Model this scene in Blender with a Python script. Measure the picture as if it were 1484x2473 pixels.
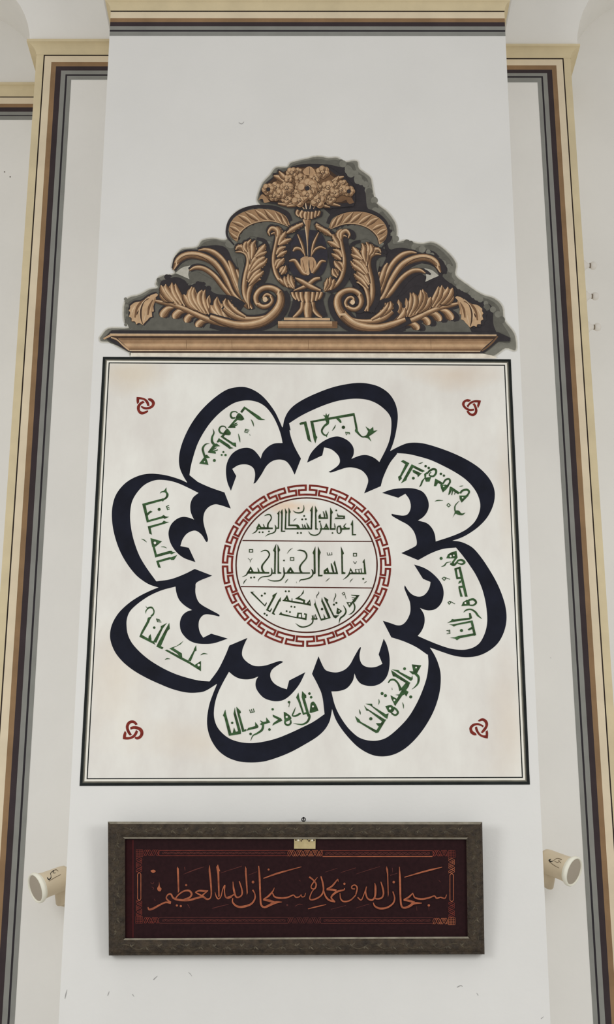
import bpy, bmesh, math, random
from mathutils import Vector, Matrix
from mathutils.geometry import tessellate_polygon

# ------------------------------------------------------------------ scene, camera, light
for o in list(bpy.data.objects):
    bpy.data.objects.remove(o)
SC = bpy.context.scene
COL = SC.collection
IMG_W, IMG_H, FPX = 1484.0, 2473.0, 3580.68
CAM = Vector((0.0, -7.0, 1.6))
YAW, PITCH, ROLL = -0.00244, 0.32708, 0.00195
_f = Vector((math.sin(YAW) * math.cos(PITCH), math.cos(YAW) * math.cos(PITCH), math.sin(PITCH)))
_r = Vector((math.cos(YAW), -math.sin(YAW), 0.0))
_u = _r.cross(_f)
CR = math.cos(ROLL) * _r + math.sin(ROLL) * _u
CU = -math.sin(ROLL) * _r + math.cos(ROLL) * _u
CF = _f
cam_data = bpy.data.cameras.new('camera')
cam_data.sensor_fit = 'HORIZONTAL'
cam_data.sensor_width = 36.0
cam_data.lens = FPX * 36.0 / IMG_W
cam_data.clip_start = 0.05
cam_data.clip_end = 100.0
cam = bpy.data.objects.new('camera', cam_data)
COL.objects.link(cam)
cam.matrix_world = Matrix(((CR.x, CU.x, -CF.x, CAM.x), (CR.y, CU.y, -CF.y, CAM.y), (CR.z, CU.z, -CF.z, CAM.z), (0, 0, 0, 1)))
SC.camera = cam
SC.view_settings.view_transform = 'Standard'
SC.view_settings.look = 'None'
SC.view_settings.exposure = 0.0
SC.view_settings.gamma = 1.0
SC.view_settings.use_curve_mapping = False

world = bpy.data.worlds.new('hall_daylight')
SC.world = world
world.use_nodes = True
_bg = world.node_tree.nodes['Background']
_bg.inputs[0].default_value = (1.0, 0.982, 0.955, 1)
_bg.inputs[1].default_value = 0.55


def area_light(name, loc, target, size, power, color):
    l = bpy.data.lights.new(name, 'AREA')
    l.shape = 'DISK'
    l.size = size
    l.energy = power
    l.color = color
    o = bpy.data.objects.new(name, l)
    COL.objects.link(o)
    o.location = loc
    o.rotation_euler = (Vector(target) - Vector(loc)).to_track_quat('-Z', 'Y').to_euler()
    return o


# two big hanging chandeliers of the hall, left and right in front of the pier
area_light('chandelier_light', (-3.3, -4.2, 3.0), (0, 0, 2.2), 2.0, 59, (0.965, 0.992, 1.0))
area_light('chandelier_light', (3.4, -4.3, 3.0), (0, 0, 2.2), 2.0, 59, (0.965, 0.992, 1.0))


# ------------------------------------------------------------------ helpers: picture ray to a place on a wall
def ray(x, y):
    return (CF + CR * ((x - IMG_W / 2) / FPX) - CU * ((y - IMG_H / 2) / FPX)).normalized()


def at(x, y, depth=0.0):
    d = ray(x, y)
    return CAM + d * ((depth - CAM.y) / d.y)


def on_plane(x, y, p, n):
    d = ray(x, y)
    return CAM + d * ((p - CAM).dot(n) / d.dot(n))


def lin(c):
    c /= 255.0
    return c / 12.92 if c <= 0.04045 else ((c + 0.055) / 1.055) ** 2.4


LIT = 0.80   # how bright a white wall comes out, used to turn seen colours into paint colours


def rgb(c, k=LIT):
    return tuple(min(0.92, lin(v) / k) for v in c) + (1.0,)


MATS = {}


def paint(name, c, var=0.12, scale=14.0, rough=0.75, bump=0.0, c2=None, stretch=(1, 1, 1), metallic=0.0, bscale=None, k=LIT, spec=0.25):
    """procedural paint: base colour broken up by noise, optional second colour and grain"""
    if name in MATS:
        return MATS[name]
    m = bpy.data.materials.new(name)
    m.use_nodes = True
    nt = m.node_tree
    b = nt.nodes['Principled BSDF']
    b.inputs['Roughness'].default_value = rough
    b.inputs['Metallic'].default_value = metallic
    b.inputs['Specular IOR Level'].default_value = spec
    g = nt.nodes.new('ShaderNodeNewGeometry')
    mp = nt.nodes.new('ShaderNodeMapping')
    mp.inputs['Scale'].default_value = stretch
    nt.links.new(g.outputs['Position'], mp.inputs['Vector'])
    n = nt.nodes.new('ShaderNodeTexNoise')
    n.inputs['Scale'].default_value = scale
    n.inputs['Detail'].default_value = 5.0
    n.inputs['Roughness'].default_value = 0.6
    nt.links.new(mp.outputs['Vector'], n.inputs['Vector'])
    r = nt.nodes.new('ShaderNodeValToRGB')
    base = rgb(c, k)
    if c2 is None:
        lo = tuple(v * (1 - var) for v in base[:3]) + (1,)
        hi = tuple(min(0.95, v * (1 + var)) for v in base[:3]) + (1,)
    else:
        lo, hi = base, rgb(c2, k)
    r.color_ramp.elements[0].position = 0.33
    r.color_ramp.elements[0].color = lo
    r.color_ramp.elements[1].position = 0.67
    r.color_ramp.elements[1].color = hi
    nt.links.new(n.outputs['Fac'], r.inputs['Fac'])
    nt.links.new(r.outputs['Color'], b.inputs['Base Color'])
    if bump:
        n2 = nt.nodes.new('ShaderNodeTexNoise')
        n2.inputs['Scale'].default_value = bscale or scale * 6
        n2.inputs['Detail'].default_value = 4.0
        nt.links.new(mp.outputs['Vector'], n2.inputs['Vector'])
        bp = nt.nodes.new('ShaderNodeBump')
        bp.inputs['Strength'].default_value = bump
        bp.inputs['Distance'].default_value = 0.01
        nt.links.new(n2.outputs['Fac'], bp.inputs['Height'])
        nt.links.new(bp.outputs['Normal'], b.inputs['Normal'])
    MATS[name] = m
    return m


# ------------------------------------------------------------------ helpers: objects
def link(name, mesh, parent=None):
    o = bpy.data.objects.new(name, mesh)
    COL.objects.link(o)
    if parent is not None:
        o.parent = parent
    return o


def thing(name, label, cat, loc, group=None):
    o = bpy.data.objects.new(name, None)
    COL.objects.link(o)
    o.empty_display_size = 0.1
    o.location = loc
    o['label'] = label
    o['category'] = cat
    if group:
        o['group'] = group
    return o


def origin(o):
    v = Vector((0, 0, 0))
    while o is not None:
        v = v + Vector(o.location)
        o = o.parent
    return v


def mesh_obj(name, verts, faces, mats, parent=None, fmat=None, smooth=False, kind=None, label=None, loc=None):
    """one mesh object from world-space vertices; the origin is the parent's (or loc)"""
    base = origin(parent) if parent is not None else Vector((0, 0, 0))
    off = base + (Vector(loc) if loc is not None else Vector((0, 0, 0)))
    me = bpy.data.meshes.new(name)
    me.from_pydata([tuple(Vector(v) - off) for v in verts], [], faces)
    for m in (mats if isinstance(mats, (list, tuple)) else [mats]):
        me.materials.append(m)
    if fmat:
        for p, i in zip(me.polygons, fmat):
            p.material_index = i
    if smooth:
        for p in me.polygons:
            p.use_smooth = True
    me.update()
    o = link(name, me, parent)
    if loc is not None:
        o.location = loc
    if kind:
        o['kind'] = kind
    if label:
        o['label'] = label
    return o


def bm_obj(name, bm, mat, parent=None, smooth=False, kind=None, label=None):
    bmesh.ops.recalc_face_normals(bm, faces=bm.faces)
    verts = [v.co.copy() for v in bm.verts]
    bm.verts.index_update()
    faces = [[v.index for v in f.verts] for f in bm.faces]
    bm.free()
    return mesh_obj(name, verts, faces, mat, parent, smooth=smooth, kind=kind, label=label)


def extrude_outline(pts, y0, y1):
    """solid between two depths from an outline of (x, z) points"""
    n = len(pts)
    tri = tessellate_polygon([[Vector((p[0], p[1], 0)) for p in pts]])
    verts = [(p[0], y0, p[1]) for p in pts] + [(p[0], y1, p[1]) for p in pts]
    faces = []
    for t in tri:
        a, b, c = t
        A = [pts[i] for i in t]
        cr = (A[1][0] - A[0][0]) * (A[2][1] - A[0][1]) - (A[1][1] - A[0][1]) * (A[2][0] - A[0][0])
        if cr < 0:
            a, c = c, a
        faces.append((a, b, c))
        faces.append((c + n, b + n, a + n))
    for i in range(n):
        j = (i + 1) % n
        faces.append((i, i + n, j + n, j))
    bm = bmesh.new()
    bv = [bm.verts.new(v) for v in verts]
    for f in faces:
        try:
            bm.faces.new([bv[i] for i in f])
        except ValueError:
            pass
    return bm


# ------------------------------------------------------------------ brush strokes: outlines drawn on a flat ground
#TRACE-BEGIN
import math as _m


def _cr(p0, p1, p2, p3, t):
    t2, t3 = t * t, t * t * t
    return tuple(0.5 * (2 * b + (c - a) * t + (2 * a - 5 * b + 4 * c - d) * t2 + (3 * b - a - 3 * c + d) * t3)
                 for a, b, c, d in zip(p0, p1, p2, p3))


def smooth_open(pts, n=5):
    if len(pts) < 3:
        return list(pts)
    out = []
    for i in range(len(pts) - 1):
        p0 = pts[i - 1] if i else tuple(2 * a - b for a, b in zip(pts[0], pts[1]))
        p3 = pts[i + 2] if i + 2 < len(pts) else tuple(2 * a - b for a, b in zip(pts[-1], pts[-2]))
        for k in range(n):
            out.append(_cr(p0, pts[i], pts[i + 1], p3, k / n))
    out.append(pts[-1])
    return out


def smooth_closed(pts, corner, n=5):
    """Catmull-Rom outline that keeps the marked corners sharp"""
    N = len(pts)
    cs = [i for i in range(N) if corner[i]]
    if not cs:
        out = []
        for i in range(N):
            for k in range(n):
                out.append(_cr(pts[i - 1], pts[i], pts[(i + 1) % N], pts[(i + 2) % N], k / n))
        return out
    out = []
    for a, c in enumerate(cs):
        e = cs[(a + 1) % len(cs)]
        if e <= c:
            e += N
        out += smooth_open([pts[i % N] for i in range(c, e + 1)], n)[:-1]
    return out


def ribbon(pts):
    """(x, y, w) centre line to a strip of quads"""
    L, R = [], []
    for i, p in enumerate(pts):
        a = pts[max(i - 1, 0)]
        b = pts[min(i + 1, len(pts) - 1)]
        dx, dy = b[0] - a[0], b[1] - a[1]
        d = _m.hypot(dx, dy) or 1.0
        nx, ny = -dy / d, dx / d
        w = max(p[2], 0.02) / 2
        L.append((p[0] + nx * w, p[1] + ny * w))
        R.append((p[0] - nx * w, p[1] - ny * w))
    return [[L[i], L[i + 1], R[i + 1], R[i]] for i in range(len(pts) - 1)]


def disc(x, y, r, n=18):
    return [(x + r * _m.cos(2 * _m.pi * k / n), y + r * _m.sin(2 * _m.pi * k / n)) for k in range(n)]


def parse(text, ox, oy, s, wscale=1.0):
    """lines of brush work to picture-space polygons [(kind, points)].
    P smooth outline (! marks a corner), L straight outline, S tapered stroke, T straight stroke, D dot, H reserved spot"""
    out = []
    for ln in text.strip().splitlines():
        tk = ln.split()
        if not tk:
            continue
        k = tk[0]
        if k in 'PL':
            pts, cor = [], []
            for t in tk[1:]:
                cor.append(t.endswith('!'))
                x, y = t.rstrip('!').split(',')
                pts.append((ox + float(x) * s, oy + float(y) * s))
            out.append(('F', pts if k == 'L' else smooth_closed(pts, cor)))
        elif k == 'S':
            pts = []
            for t in tk[1:]:
                x, y, w = t.split(',')
                pts.append((ox + float(x) * s, oy + float(y) * s, float(w) * s * wscale))
            for q in ribbon(smooth_open(pts, 6)):
                out.append(('F', q))
        elif k == 'T':
            w = float(tk[1]) * s
            pts = [tuple(float(v) for v in t.split(',')) for t in tk[2:]]
            pts = [(ox + x * s, oy + y * s) for x, y in pts]
            for a, b in zip(pts, pts[1:]):
                d = _m.hypot(b[0] - a[0], b[1] - a[1]) or 1
                ex, ey = (b[0] - a[0]) / d * w / 2, (b[1] - a[1]) / d * w / 2
                out.append(('F', ribbon([(a[0] - ex, a[1] - ey, w), (b[0] + ex, b[1] + ey, w)])[0]))
        elif k in 'DH':
            for t in tk[1:]:
                x, y, r = (float(v) for v in t.split(','))
                out.append(('F' if k == 'D' else 'H', disc(ox + x * s, oy + y * s, r * s)))
    return out


FR = {'A': (260, 1130, 320 / 1484), 'B': (420, 920, 320 / 1484), 'C': (670, 910, 320 / 1484), 'D': (900, 1050, 320 / 1484),
      'E': (920, 1290, 320 / 1484), 'F': (740, 1530, 340 / 1484), 'G': (490, 1530, 330 / 1484), 'H': (255, 1360, 320 / 1484),
      'M1': (530, 1160, 220 / 1484), 'M2': (735, 1160, 220 / 1484), 'M3': (530, 1360, 220 / 1484), 'M4': (735, 1360, 220 / 1484),
      'K1': (310, 940, 80 / 1484), 'K2': (1100, 945, 80 / 1484), 'K3': (280, 1725, 80 / 1484), 'K4': (1120, 1720, 80 / 1484),
      'P1': (250, 1960, 310 / 1484), 'P2': (550, 1960, 310 / 1484), 'P3': (860, 1960, 320 / 1484),
      'Q1': (240, 560, 320 / 1484), 'Q2': (540, 480, 240 / 1484), 'Q3': (720, 480, 240 / 1484), 'Q4': (920, 560, 340 / 1484),
      'Q5': (600, 360, 320 / 1484)}

PETAL = {
'A': "P 1310,275! 1140,215 1000,150 920,90! 890,165! 800,125 640,80 470,65 330,95 200,170 100,290 55,430 50,580 75,740 130,910 210,1060 310,1190 400,1265 480,1310 575,1340! 700,1290! 545,1270! 430,1110 350,970 290,800 260,650 252,520 270,390 320,290 400,200 490,150 580,133 700,145 800,175 900,220 1020,280! 960,330 930,400 930,480 950,540 970,580! 920,560 850,548 780,570 715,630 685,710 690,790 720,870 780,950 860,1010 985,1055! 910,895! 815,875! 840,800 890,735 960,703 1010,712 1060,755 1100,820 1115,832! 1125,800 1110,740 1085,660 1072,580 1085,500 1130,440 1200,408 1270,418 1380,455!",
'B': "P 1425,870! 1350,730 1305,600 1290,485! 1215,520! 1180,440 1130,340 1050,230 970,150 880,95 790,68 690,72 590,100 480,170 370,265 270,375 185,500 120,630 75,760 58,880 70,980 110,1070 150,1135! 330,1180! 175,1055! 190,960 215,860 260,720 320,600 400,480 490,380 580,305 680,245 780,220 870,220 960,245 1040,300 1110,390 1165,500 1200,600 1220,695! 1130,700 1060,735 1000,800 975,870! 940,820 890,770 820,748 730,765 650,820 600,910 585,1010 600,1130 640,1230! 700,1065! 655,985! 720,945 790,933 850,945 895,980 912,1040 905,1110 893,1150! 920,1135 980,1050 1040,950 1110,895 1190,880 1260,900 1310,960 1355,1050!",
'C': "P 1160,1225! 1190,1120 1260,970 1345,860! 1265,830! 1300,740 1330,620 1350,480 1345,380 1315,280 1250,185 1150,115 1040,80 920,68 780,82 620,118 450,180 300,250 190,320 120,395 80,480 62,570! 150,600! 133,520! 260,440 400,370 560,305 700,265 860,245 1000,255 1110,295 1200,360 1260,430 1280,500 1275,620 1255,720 1215,820 1145,955! 1090,910 1010,878 930,882 830,920! 855,870 855,800 820,740 760,695 680,668 590,685 490,740 410,815 365,880 335,960! 505,880! 525,790! 590,805 640,835 690,890 703,950 680,995 620,1040 575,1065! 610,1070 700,1040 790,1015 870,1020 950,1050 1005,1110 1020,1170 1000,1240 975,1305!",
'D': "P 513,1403! 653,1328 793,1278 938,1263! 885,1190! 1000,1150 1100,1095 1200,1020 1290,920 1350,800 1372,690 1360,590 1310,490 1220,390 1110,310 980,240 840,180 680,125 560,95 460,88 380,98 290,135 195,185! 200,300! 275,205! 400,215 530,245 660,285 800,350 930,420 1040,495 1120,575 1180,670 1210,780 1195,880 1150,970 1080,1040 1000,1090 880,1140 710,1195! 700,1120 670,1050 610,990 510,960! 570,920 615,860 632,790 615,710 565,640 480,605 380,597 260,605 190,620 110,650! 290,705! 370,660! 410,715 430,780 425,840 395,890 350,905 290,900 215,885! 225,910 310,960 400,1010 460,1075 490,1150 498,1220 470,1255 325,1325!",
'E': "P 120,1155! 260,1200 400,1265 525,1350! 555,1270! 680,1315 820,1360 950,1378 1080,1365 1200,1315 1310,1225 1380,1100 1410,960 1400,820 1360,680 1300,540 1220,400 1130,265 1040,160 960,110 880,82 790,72! 750,130! 845,150! 920,240 1000,350 1070,460 1130,590 1170,730 1190,860 1195,980 1175,1090 1130,1190 1080,1245 1010,1280 920,1295 800,1285 680,1250 540,1195 415,1140! 460,1080 490,1000 490,920 470,870 440,825! 490,845 550,853 620,835 680,770 705,680 695,590 650,510 570,430 480,375 375,340! 475,500! 560,535! 550,590 520,650 475,690 420,700 360,680 315,640 270,572! 268,610 300,690 328,760 335,840 325,900 290,970 240,1015 180,1020 120,1000 25,970!",
'F': "P 62,425! 125,545 170,660 195,852! 270,785! 310,900 370,1000 450,1100 540,1190 640,1255 740,1290 850,1292 960,1260 1070,1190 1180,1080 1280,940 1360,780 1410,600 1418,430 1390,310 1350,220 1305,150! 1220,130! 1285,225! 1290,320 1275,450 1235,580 1170,730 1080,880 970,1000 860,1090 770,1125 680,1130 590,1110 520,1070 430,980 350,860 300,750 265,610! 350,605 430,575 490,500 510,420! 535,480 580,530 660,552 740,545 810,505 860,430 880,320 875,220 850,120 818,55! 765,220! 805,320! 740,350 670,357 610,340 575,300 562,230 578,145! 560,155 510,240 460,330 400,385 320,410 240,400 195,375 160,310 130,240!",
'G': "P 290,130! 245,240 170,390 75,520! 155,550! 110,660 70,780 48,920 55,1040 95,1160 170,1270 270,1345 390,1388 520,1400 660,1390 800,1350 950,1290 1090,1215 1230,1130 1320,1050 1375,960 1395,880 1408,800! 1360,700! 1325,875! 1200,960 1080,1020 940,1085 800,1140 660,1175 530,1190 410,1180 300,1145 210,1080 150,1000 122,900 128,780 160,660 215,540 285,415! 340,460 400,488 470,498 540,490 605,465! 580,510 575,570 600,630 660,695 730,725 810,735 890,715 970,650 1050,550 1115,420! 940,510! 915,605! 850,585 780,545 740,490 735,430 770,375 875,308! 840,298 780,315 690,345 610,355 540,345 470,300 430,245 430,180 455,110 485,48!",
'H': "P 1000,65! 880,125 730,180 565,205! 600,270! 500,310 380,370 260,450 150,555 80,670 52,780 60,880 110,1000 200,1110 320,1205 460,1285 600,1350 750,1410 900,1447 1020,1450 1120,1430 1250,1350! 1300,1270! 1165,1325! 1050,1315 920,1285 780,1240 640,1175 500,1090 390,1000 300,900 250,800 235,700 240,620 270,545 330,480 420,410 520,350 640,300 785,262! 795,330 820,400 860,450 910,490 970,525! 910,545 860,590 835,660 840,740 870,800 930,860 1010,895 1110,905 1220,895 1370,845! 1185,790! 1095,835! 1060,780 1043,710 1050,640 1085,590 1130,572 1200,580 1275,597! 1270,575 1170,520 1090,475 1040,430 1010,350 1008,270 1030,210 1195,140!",
}
VERSE = {
'A': """
P 585,290! 600,265 630,255 660,218! 662,260 682,290 680,320 660,345 635,360 618,378! 605,360! 625,345 650,325 658,300 648,278 620,272 600,278
L 388,402 625,340 632,362 395,428
L 388,402 425,410 462,590 440,612
L 438,612 455,585 600,545 628,527 650,543 692,548 640,570 625,562
L 438,525 450,500 480,478 503,490 475,508 450,535
D 578,464,17
T 9 660,432 672,468
T 9 660,432 685,420
T 9 667,450 688,442
T 9 672,468 692,460
L 450,655 610,613 630,590 655,602 692,606 640,625 482,672 497,748 470,738
L 480,785 610,822 540,880 500,885
H 530,840,15
L 480,785 515,830 552,970 535,1005
L 535,1003 548,970 690,930 715,928 730,940 765,945 715,968 700,958
L 545,1042 690,1000 715,1000 780,975 745,1030 715,1032 705,1022 575,1058 597,1120 568,1115
S 380,795,5 410,808,10 438,832,4
S 600,883,5 635,885,10 662,898,4
""",
'B': """
L 745,345 790,285 960,395 985,420 1027,436 975,438 945,432 800,315 765,358
P 695,405! 725,360 765,385 792,428! 755,443 700,430
S 690,412,14 655,415,22 637,385,20 650,350,16 690,343,12 715,358,10
L 605,525 690,425 715,435 650,500 690,510 690,525
S 640,500,12 690,480,14 713,468,4
S 650,510,12 700,495,14 718,483,3
S 560,592,14 525,580,20 508,545,18 530,510,16 570,510,12 590,535,8
P 560,575! 600,535 640,580! 630,605 590,605 550,598
L 525,625 555,590 575,600 560,625 660,690 695,690 700,740 665,725 640,705
L 480,685 505,640 620,715 640,740 670,752 625,762 605,745 510,680 497,690
S 438,535,3 450,580,14 430,630,20 430,680,26 455,715,26
L 380,800 450,705 480,700 520,730 470,735 430,775 470,795 470,815 400,805
S 430,775,10 465,755,12 480,745,3
S 440,785,10 485,775,12 490,765,3
S 400,700,3 355,710,14 325,755,22 335,810,22 350,850,24
L 335,845 370,825 405,860 360,865
L 345,845 370,880 388,940 285,925 320,880
H 345,905,7
D 455,890,16 556,796,11 537,828,11 580,829,13
S 865,430,3 885,465,14 897,510,3
S 723,590,3 735,640,14 743,688,3
T 8 805,540 795,572 828,580
T 8 805,540 843,550
T 8 800,556 835,563
S 850,595,4 856,612,4
""",
'C': """
L 250,520 270,508 325,498 365,660 372,700 385,735 345,710 337,690 300,530 255,540
L 370,495 860,405 865,435 405,510 435,655 450,675 440,700 428,745 410,700
L 510,425 540,435 548,405 560,435 585,410 575,455 585,490 530,490 535,450
S 560,480,40 565,520,30 530,550,22 500,600,20 515,640,18 550,655,14 578,615,4
L 535,655 560,640 558,678
S 670,460,26 700,490,26 715,515,16
L 848,408 865,405 895,540 905,610 880,625 870,600 878,580
S 885,600,30 915,640,20 955,672,14 1000,665,22 1030,640,40
L 1000,660 1020,610 990,555 1040,590 1075,560 1080,605 1125,598 1070,640 1030,665 1055,725 1020,690 985,680
D 742,565,19
T 9 768,620 775,648
T 9 768,622 808,625 812,640
T 9 790,622 793,640
S 655,538,3 640,570,12 615,605,3
""",
'D': """
L 320,298 345,282 415,318 325,470 330,490 300,520 288,470 310,455 370,330
L 440,330 470,345 390,480 380,510 320,545 340,510 420,365
L 440,330 590,405 560,420 440,360
L 450,395 470,395 545,430 560,425 510,475 505,450 455,420
D 459,486,16
S 610,440,14 640,405,22 680,385,24 712,395,24 710,435,22 680,465,20 640,455,14 645,430,10 660,420,8
L 580,440 610,415 600,480 660,470 640,525 600,525 585,480
S 590,480,6 560,520,18 545,560,16 525,585,3
L 690,575 705,490 760,520 800,545 780,560 735,540 715,575
S 790,550,16 820,505,20 860,495,20 870,530,20 840,570,18 810,560,10
L 760,555 860,570 830,610 790,645 770,600
H 800,578,8
D 597,351,14 632,371,14 768,437,14 802,457,13
L 850,675 870,580 890,585 985,650 960,665 890,620 870,665
S 890,675,10 900,620,12
S 920,670,8 930,640,10
S 985,655,20 1010,625,22 1060,615,24 1085,640,20 1060,680,18 1020,690,14
L 975,680 1080,680 1040,720 1000,760 980,720
H 1012,705,9
S 975,740,4 930,790,12 925,840,14 940,880,16
P 930,850 970,850 1000,880 1045,870! 1010,900 960,895 930,885 900,930! 920,880
T 8 852,768 875,788 855,808 835,788 852,768
S 700,745,3 735,735,12 792,735,3
S 515,325,3 540,318,10 568,308,3
S 975,577,3 995,575,9 1018,570,3
""",
'E': """
L 735,270 755,225 800,200 850,188 862,262 825,310 820,345 790,335 800,310 830,270 770,272
H 785,247,12 820,238,9
S 780,330,20 820,345,26 850,320,20 870,295,20 910,290,24 940,315,24 915,335,20 880,330,14 855,318,10
S 790,310,6 740,320,10 715,350,14 680,365,3
D 678,271,17
L 870,370 895,362 975,700 945,700
L 825,385 850,378 870,500 850,505
L 825,385 890,362 890,385 835,400
L 850,505 870,480 910,478 912,500
L 870,555 880,525 905,515 900,545
L 872,600 890,600 920,700 893,700
L 872,600 875,580 925,575 925,600
L 905,805 925,760 965,735 995,740 1000,800
H 950,772,11
S 985,738,20 1040,730,24 1070,765,22 1040,795,18 995,795,14
S 930,875,4 960,850,16 1010,842,16 1060,870,20 1090,910,20 1135,948,3
L 990,885 1010,885 1025,940 1000,955 830,980 745,995 790,968 800,950 825,955 995,935
L 765,1010 810,1010 1030,965 1035,985 1070,1130 1045,1140 1010,990 850,1020 820,1035 800,1020
L 975,1065 1010,1045 1030,1030 1030,1060 990,1080
L 775,1160 830,1155 870,1140 1045,1110 1070,1130 890,1165 855,1188 835,1170
D 906,1079,17
T 8 742,1080 775,1075 777,1112 745,1115
T 8 758,1095 776,1093
T 8 690,495 712,480 730,500 712,518 690,495
T 7 722,485 775,505
T 8 755,765 775,750 785,768 768,785 755,765
T 7 785,755 830,780
""",
'F': """
L 1115,325 1215,335 1180,400 1165,430 1120,430 1085,395 1130,400
H 1160,358,9
S 1150,420,26 1185,460,26 1180,520,20 1150,560,12 1115,588,3
L 900,378 975,385 990,405 1110,465 1120,440 1125,480 1105,500 950,400
L 895,385 935,410 960,430 1100,520 1010,600 990,590 1050,520 940,455 915,450
S 865,520,10 890,490,18 930,488,20 965,520,18 985,560,24 1000,600,36
L 1095,520 1080,560 940,760 925,745 1000,610 1060,530
L 940,645 990,640 1010,600 1060,600 1080,615 1055,665 1040,640 1000,660
L 890,650 960,690 985,680 940,765 900,690
H 930,702,10
D 1038,371,15 1103,668,16 801,632,16 836,654,16
S 905,570,3 908,595,5
P 835,765! 900,755 930,800 900,840! 865,825!
S 900,840,16 940,860,20 968,835,20 950,800,20 920,780,20
H 885,790,12
L 625,740 695,740 700,765 840,850 870,840 855,900 830,885 680,760
L 610,755 640,790 830,905 845,905 760,1045 735,1030 800,925 660,815 635,812
L 515,870 560,905 575,930 740,1020 755,1045 735,1048 560,940 540,935
L 735,945 790,945 800,925 780,990 755,970
D 682,898,17
S 765,690,3 770,720,10 763,750,3
S 560,800,3 568,830,12 572,855,3
S 1015,725,3 1025,755,10 1028,790,3
""",
'G': """
P 1168,800! 1175,755 1205,740 1235,780 1258,838! 1180,862! 1160,860!
H 1198,792,11
D 1160,652,14 1178,692,14
L 1080,625 1125,670 1125,700 1110,705 1160,880 1140,905 1075,690
S 1135,860,30 1160,900,26 1140,955,22 1090,985,18 1040,985,12 985,975,3
L 1040,640 1050,700 1100,860 1140,850 1135,870 1090,885 1035,730 1015,695
S 1010,800,3 990,850,14 975,890,14 1010,895,18 1055,870,20 1060,862,6
P 880,850! 905,860 950,895 960,930 900,960! 885,920
S 900,930,20 895,975,18 925,995,20 955,975,18 955,940,16
H 913,905,12
D 938,745,14
S 945,750,6 935,800,6
D 760,822,13
L 760,880 850,920 865,945 755,1000 770,970 820,935 765,905
L 690,910 735,965 640,995 620,985 650,960 690,955
S 625,945,4 650,970,20 655,1010,22 640,1050,24 590,1085,18 545,1110,12 520,1165,3
D 725,1042,14
L 570,960 605,1005 600,1025 475,1055 495,1025 570,1005
D 520,1090,14
L 365,795 410,840 415,860 400,870 450,1045 475,1035 470,1060 430,1070 385,900 370,840
L 350,800 355,850 415,1060 415,1090 290,1110 300,1085 385,1060 340,890 335,870
L 245,825 255,880 310,1080 320,1105 285,1110 235,910 220,890
L 340,1020 365,1080 325,1085
D 320,970,13
T 8 510,830 520,860 560,850 550,818
T 8 530,825 538,855
""",
'H': """
P 450,475! 460,500 490,488 525,490 550,535 540,580 515,600! 505,590 535,555 530,520 510,505 485,510 460,535 452,570! 447,535 465,510!
L 520,598 495,640 490,660 410,800 380,825 400,770 465,650 475,610
L 380,825 395,795 540,880 560,915
L 480,845 485,820 505,793 515,850 510,870
L 690,668 650,720 640,735 570,890 530,885 620,730 620,705 650,690
L 715,668 720,735 695,760 620,930 650,945 635,965 570,935 590,890 690,710
D 546,722,14
T 9 572,625 582,655 622,660
T 9 572,625 602,632
T 9 578,640 612,645
L 663,975 690,968 925,1090 1000,1140 1070,1095 1070,1210 935,1125 820,1065
H 1045,1142,14
L 875,870 840,910 760,950 855,1010 860,1055 825,1040 800,1010 715,955 800,925
L 1015,918 1020,980 1000,990 955,1100 925,1090 990,975 990,965
S 665,1082,3 690,1070,12 725,1072,3
S 1065,1030,3 1100,1013,14 1145,1018,3
""",
}
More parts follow.
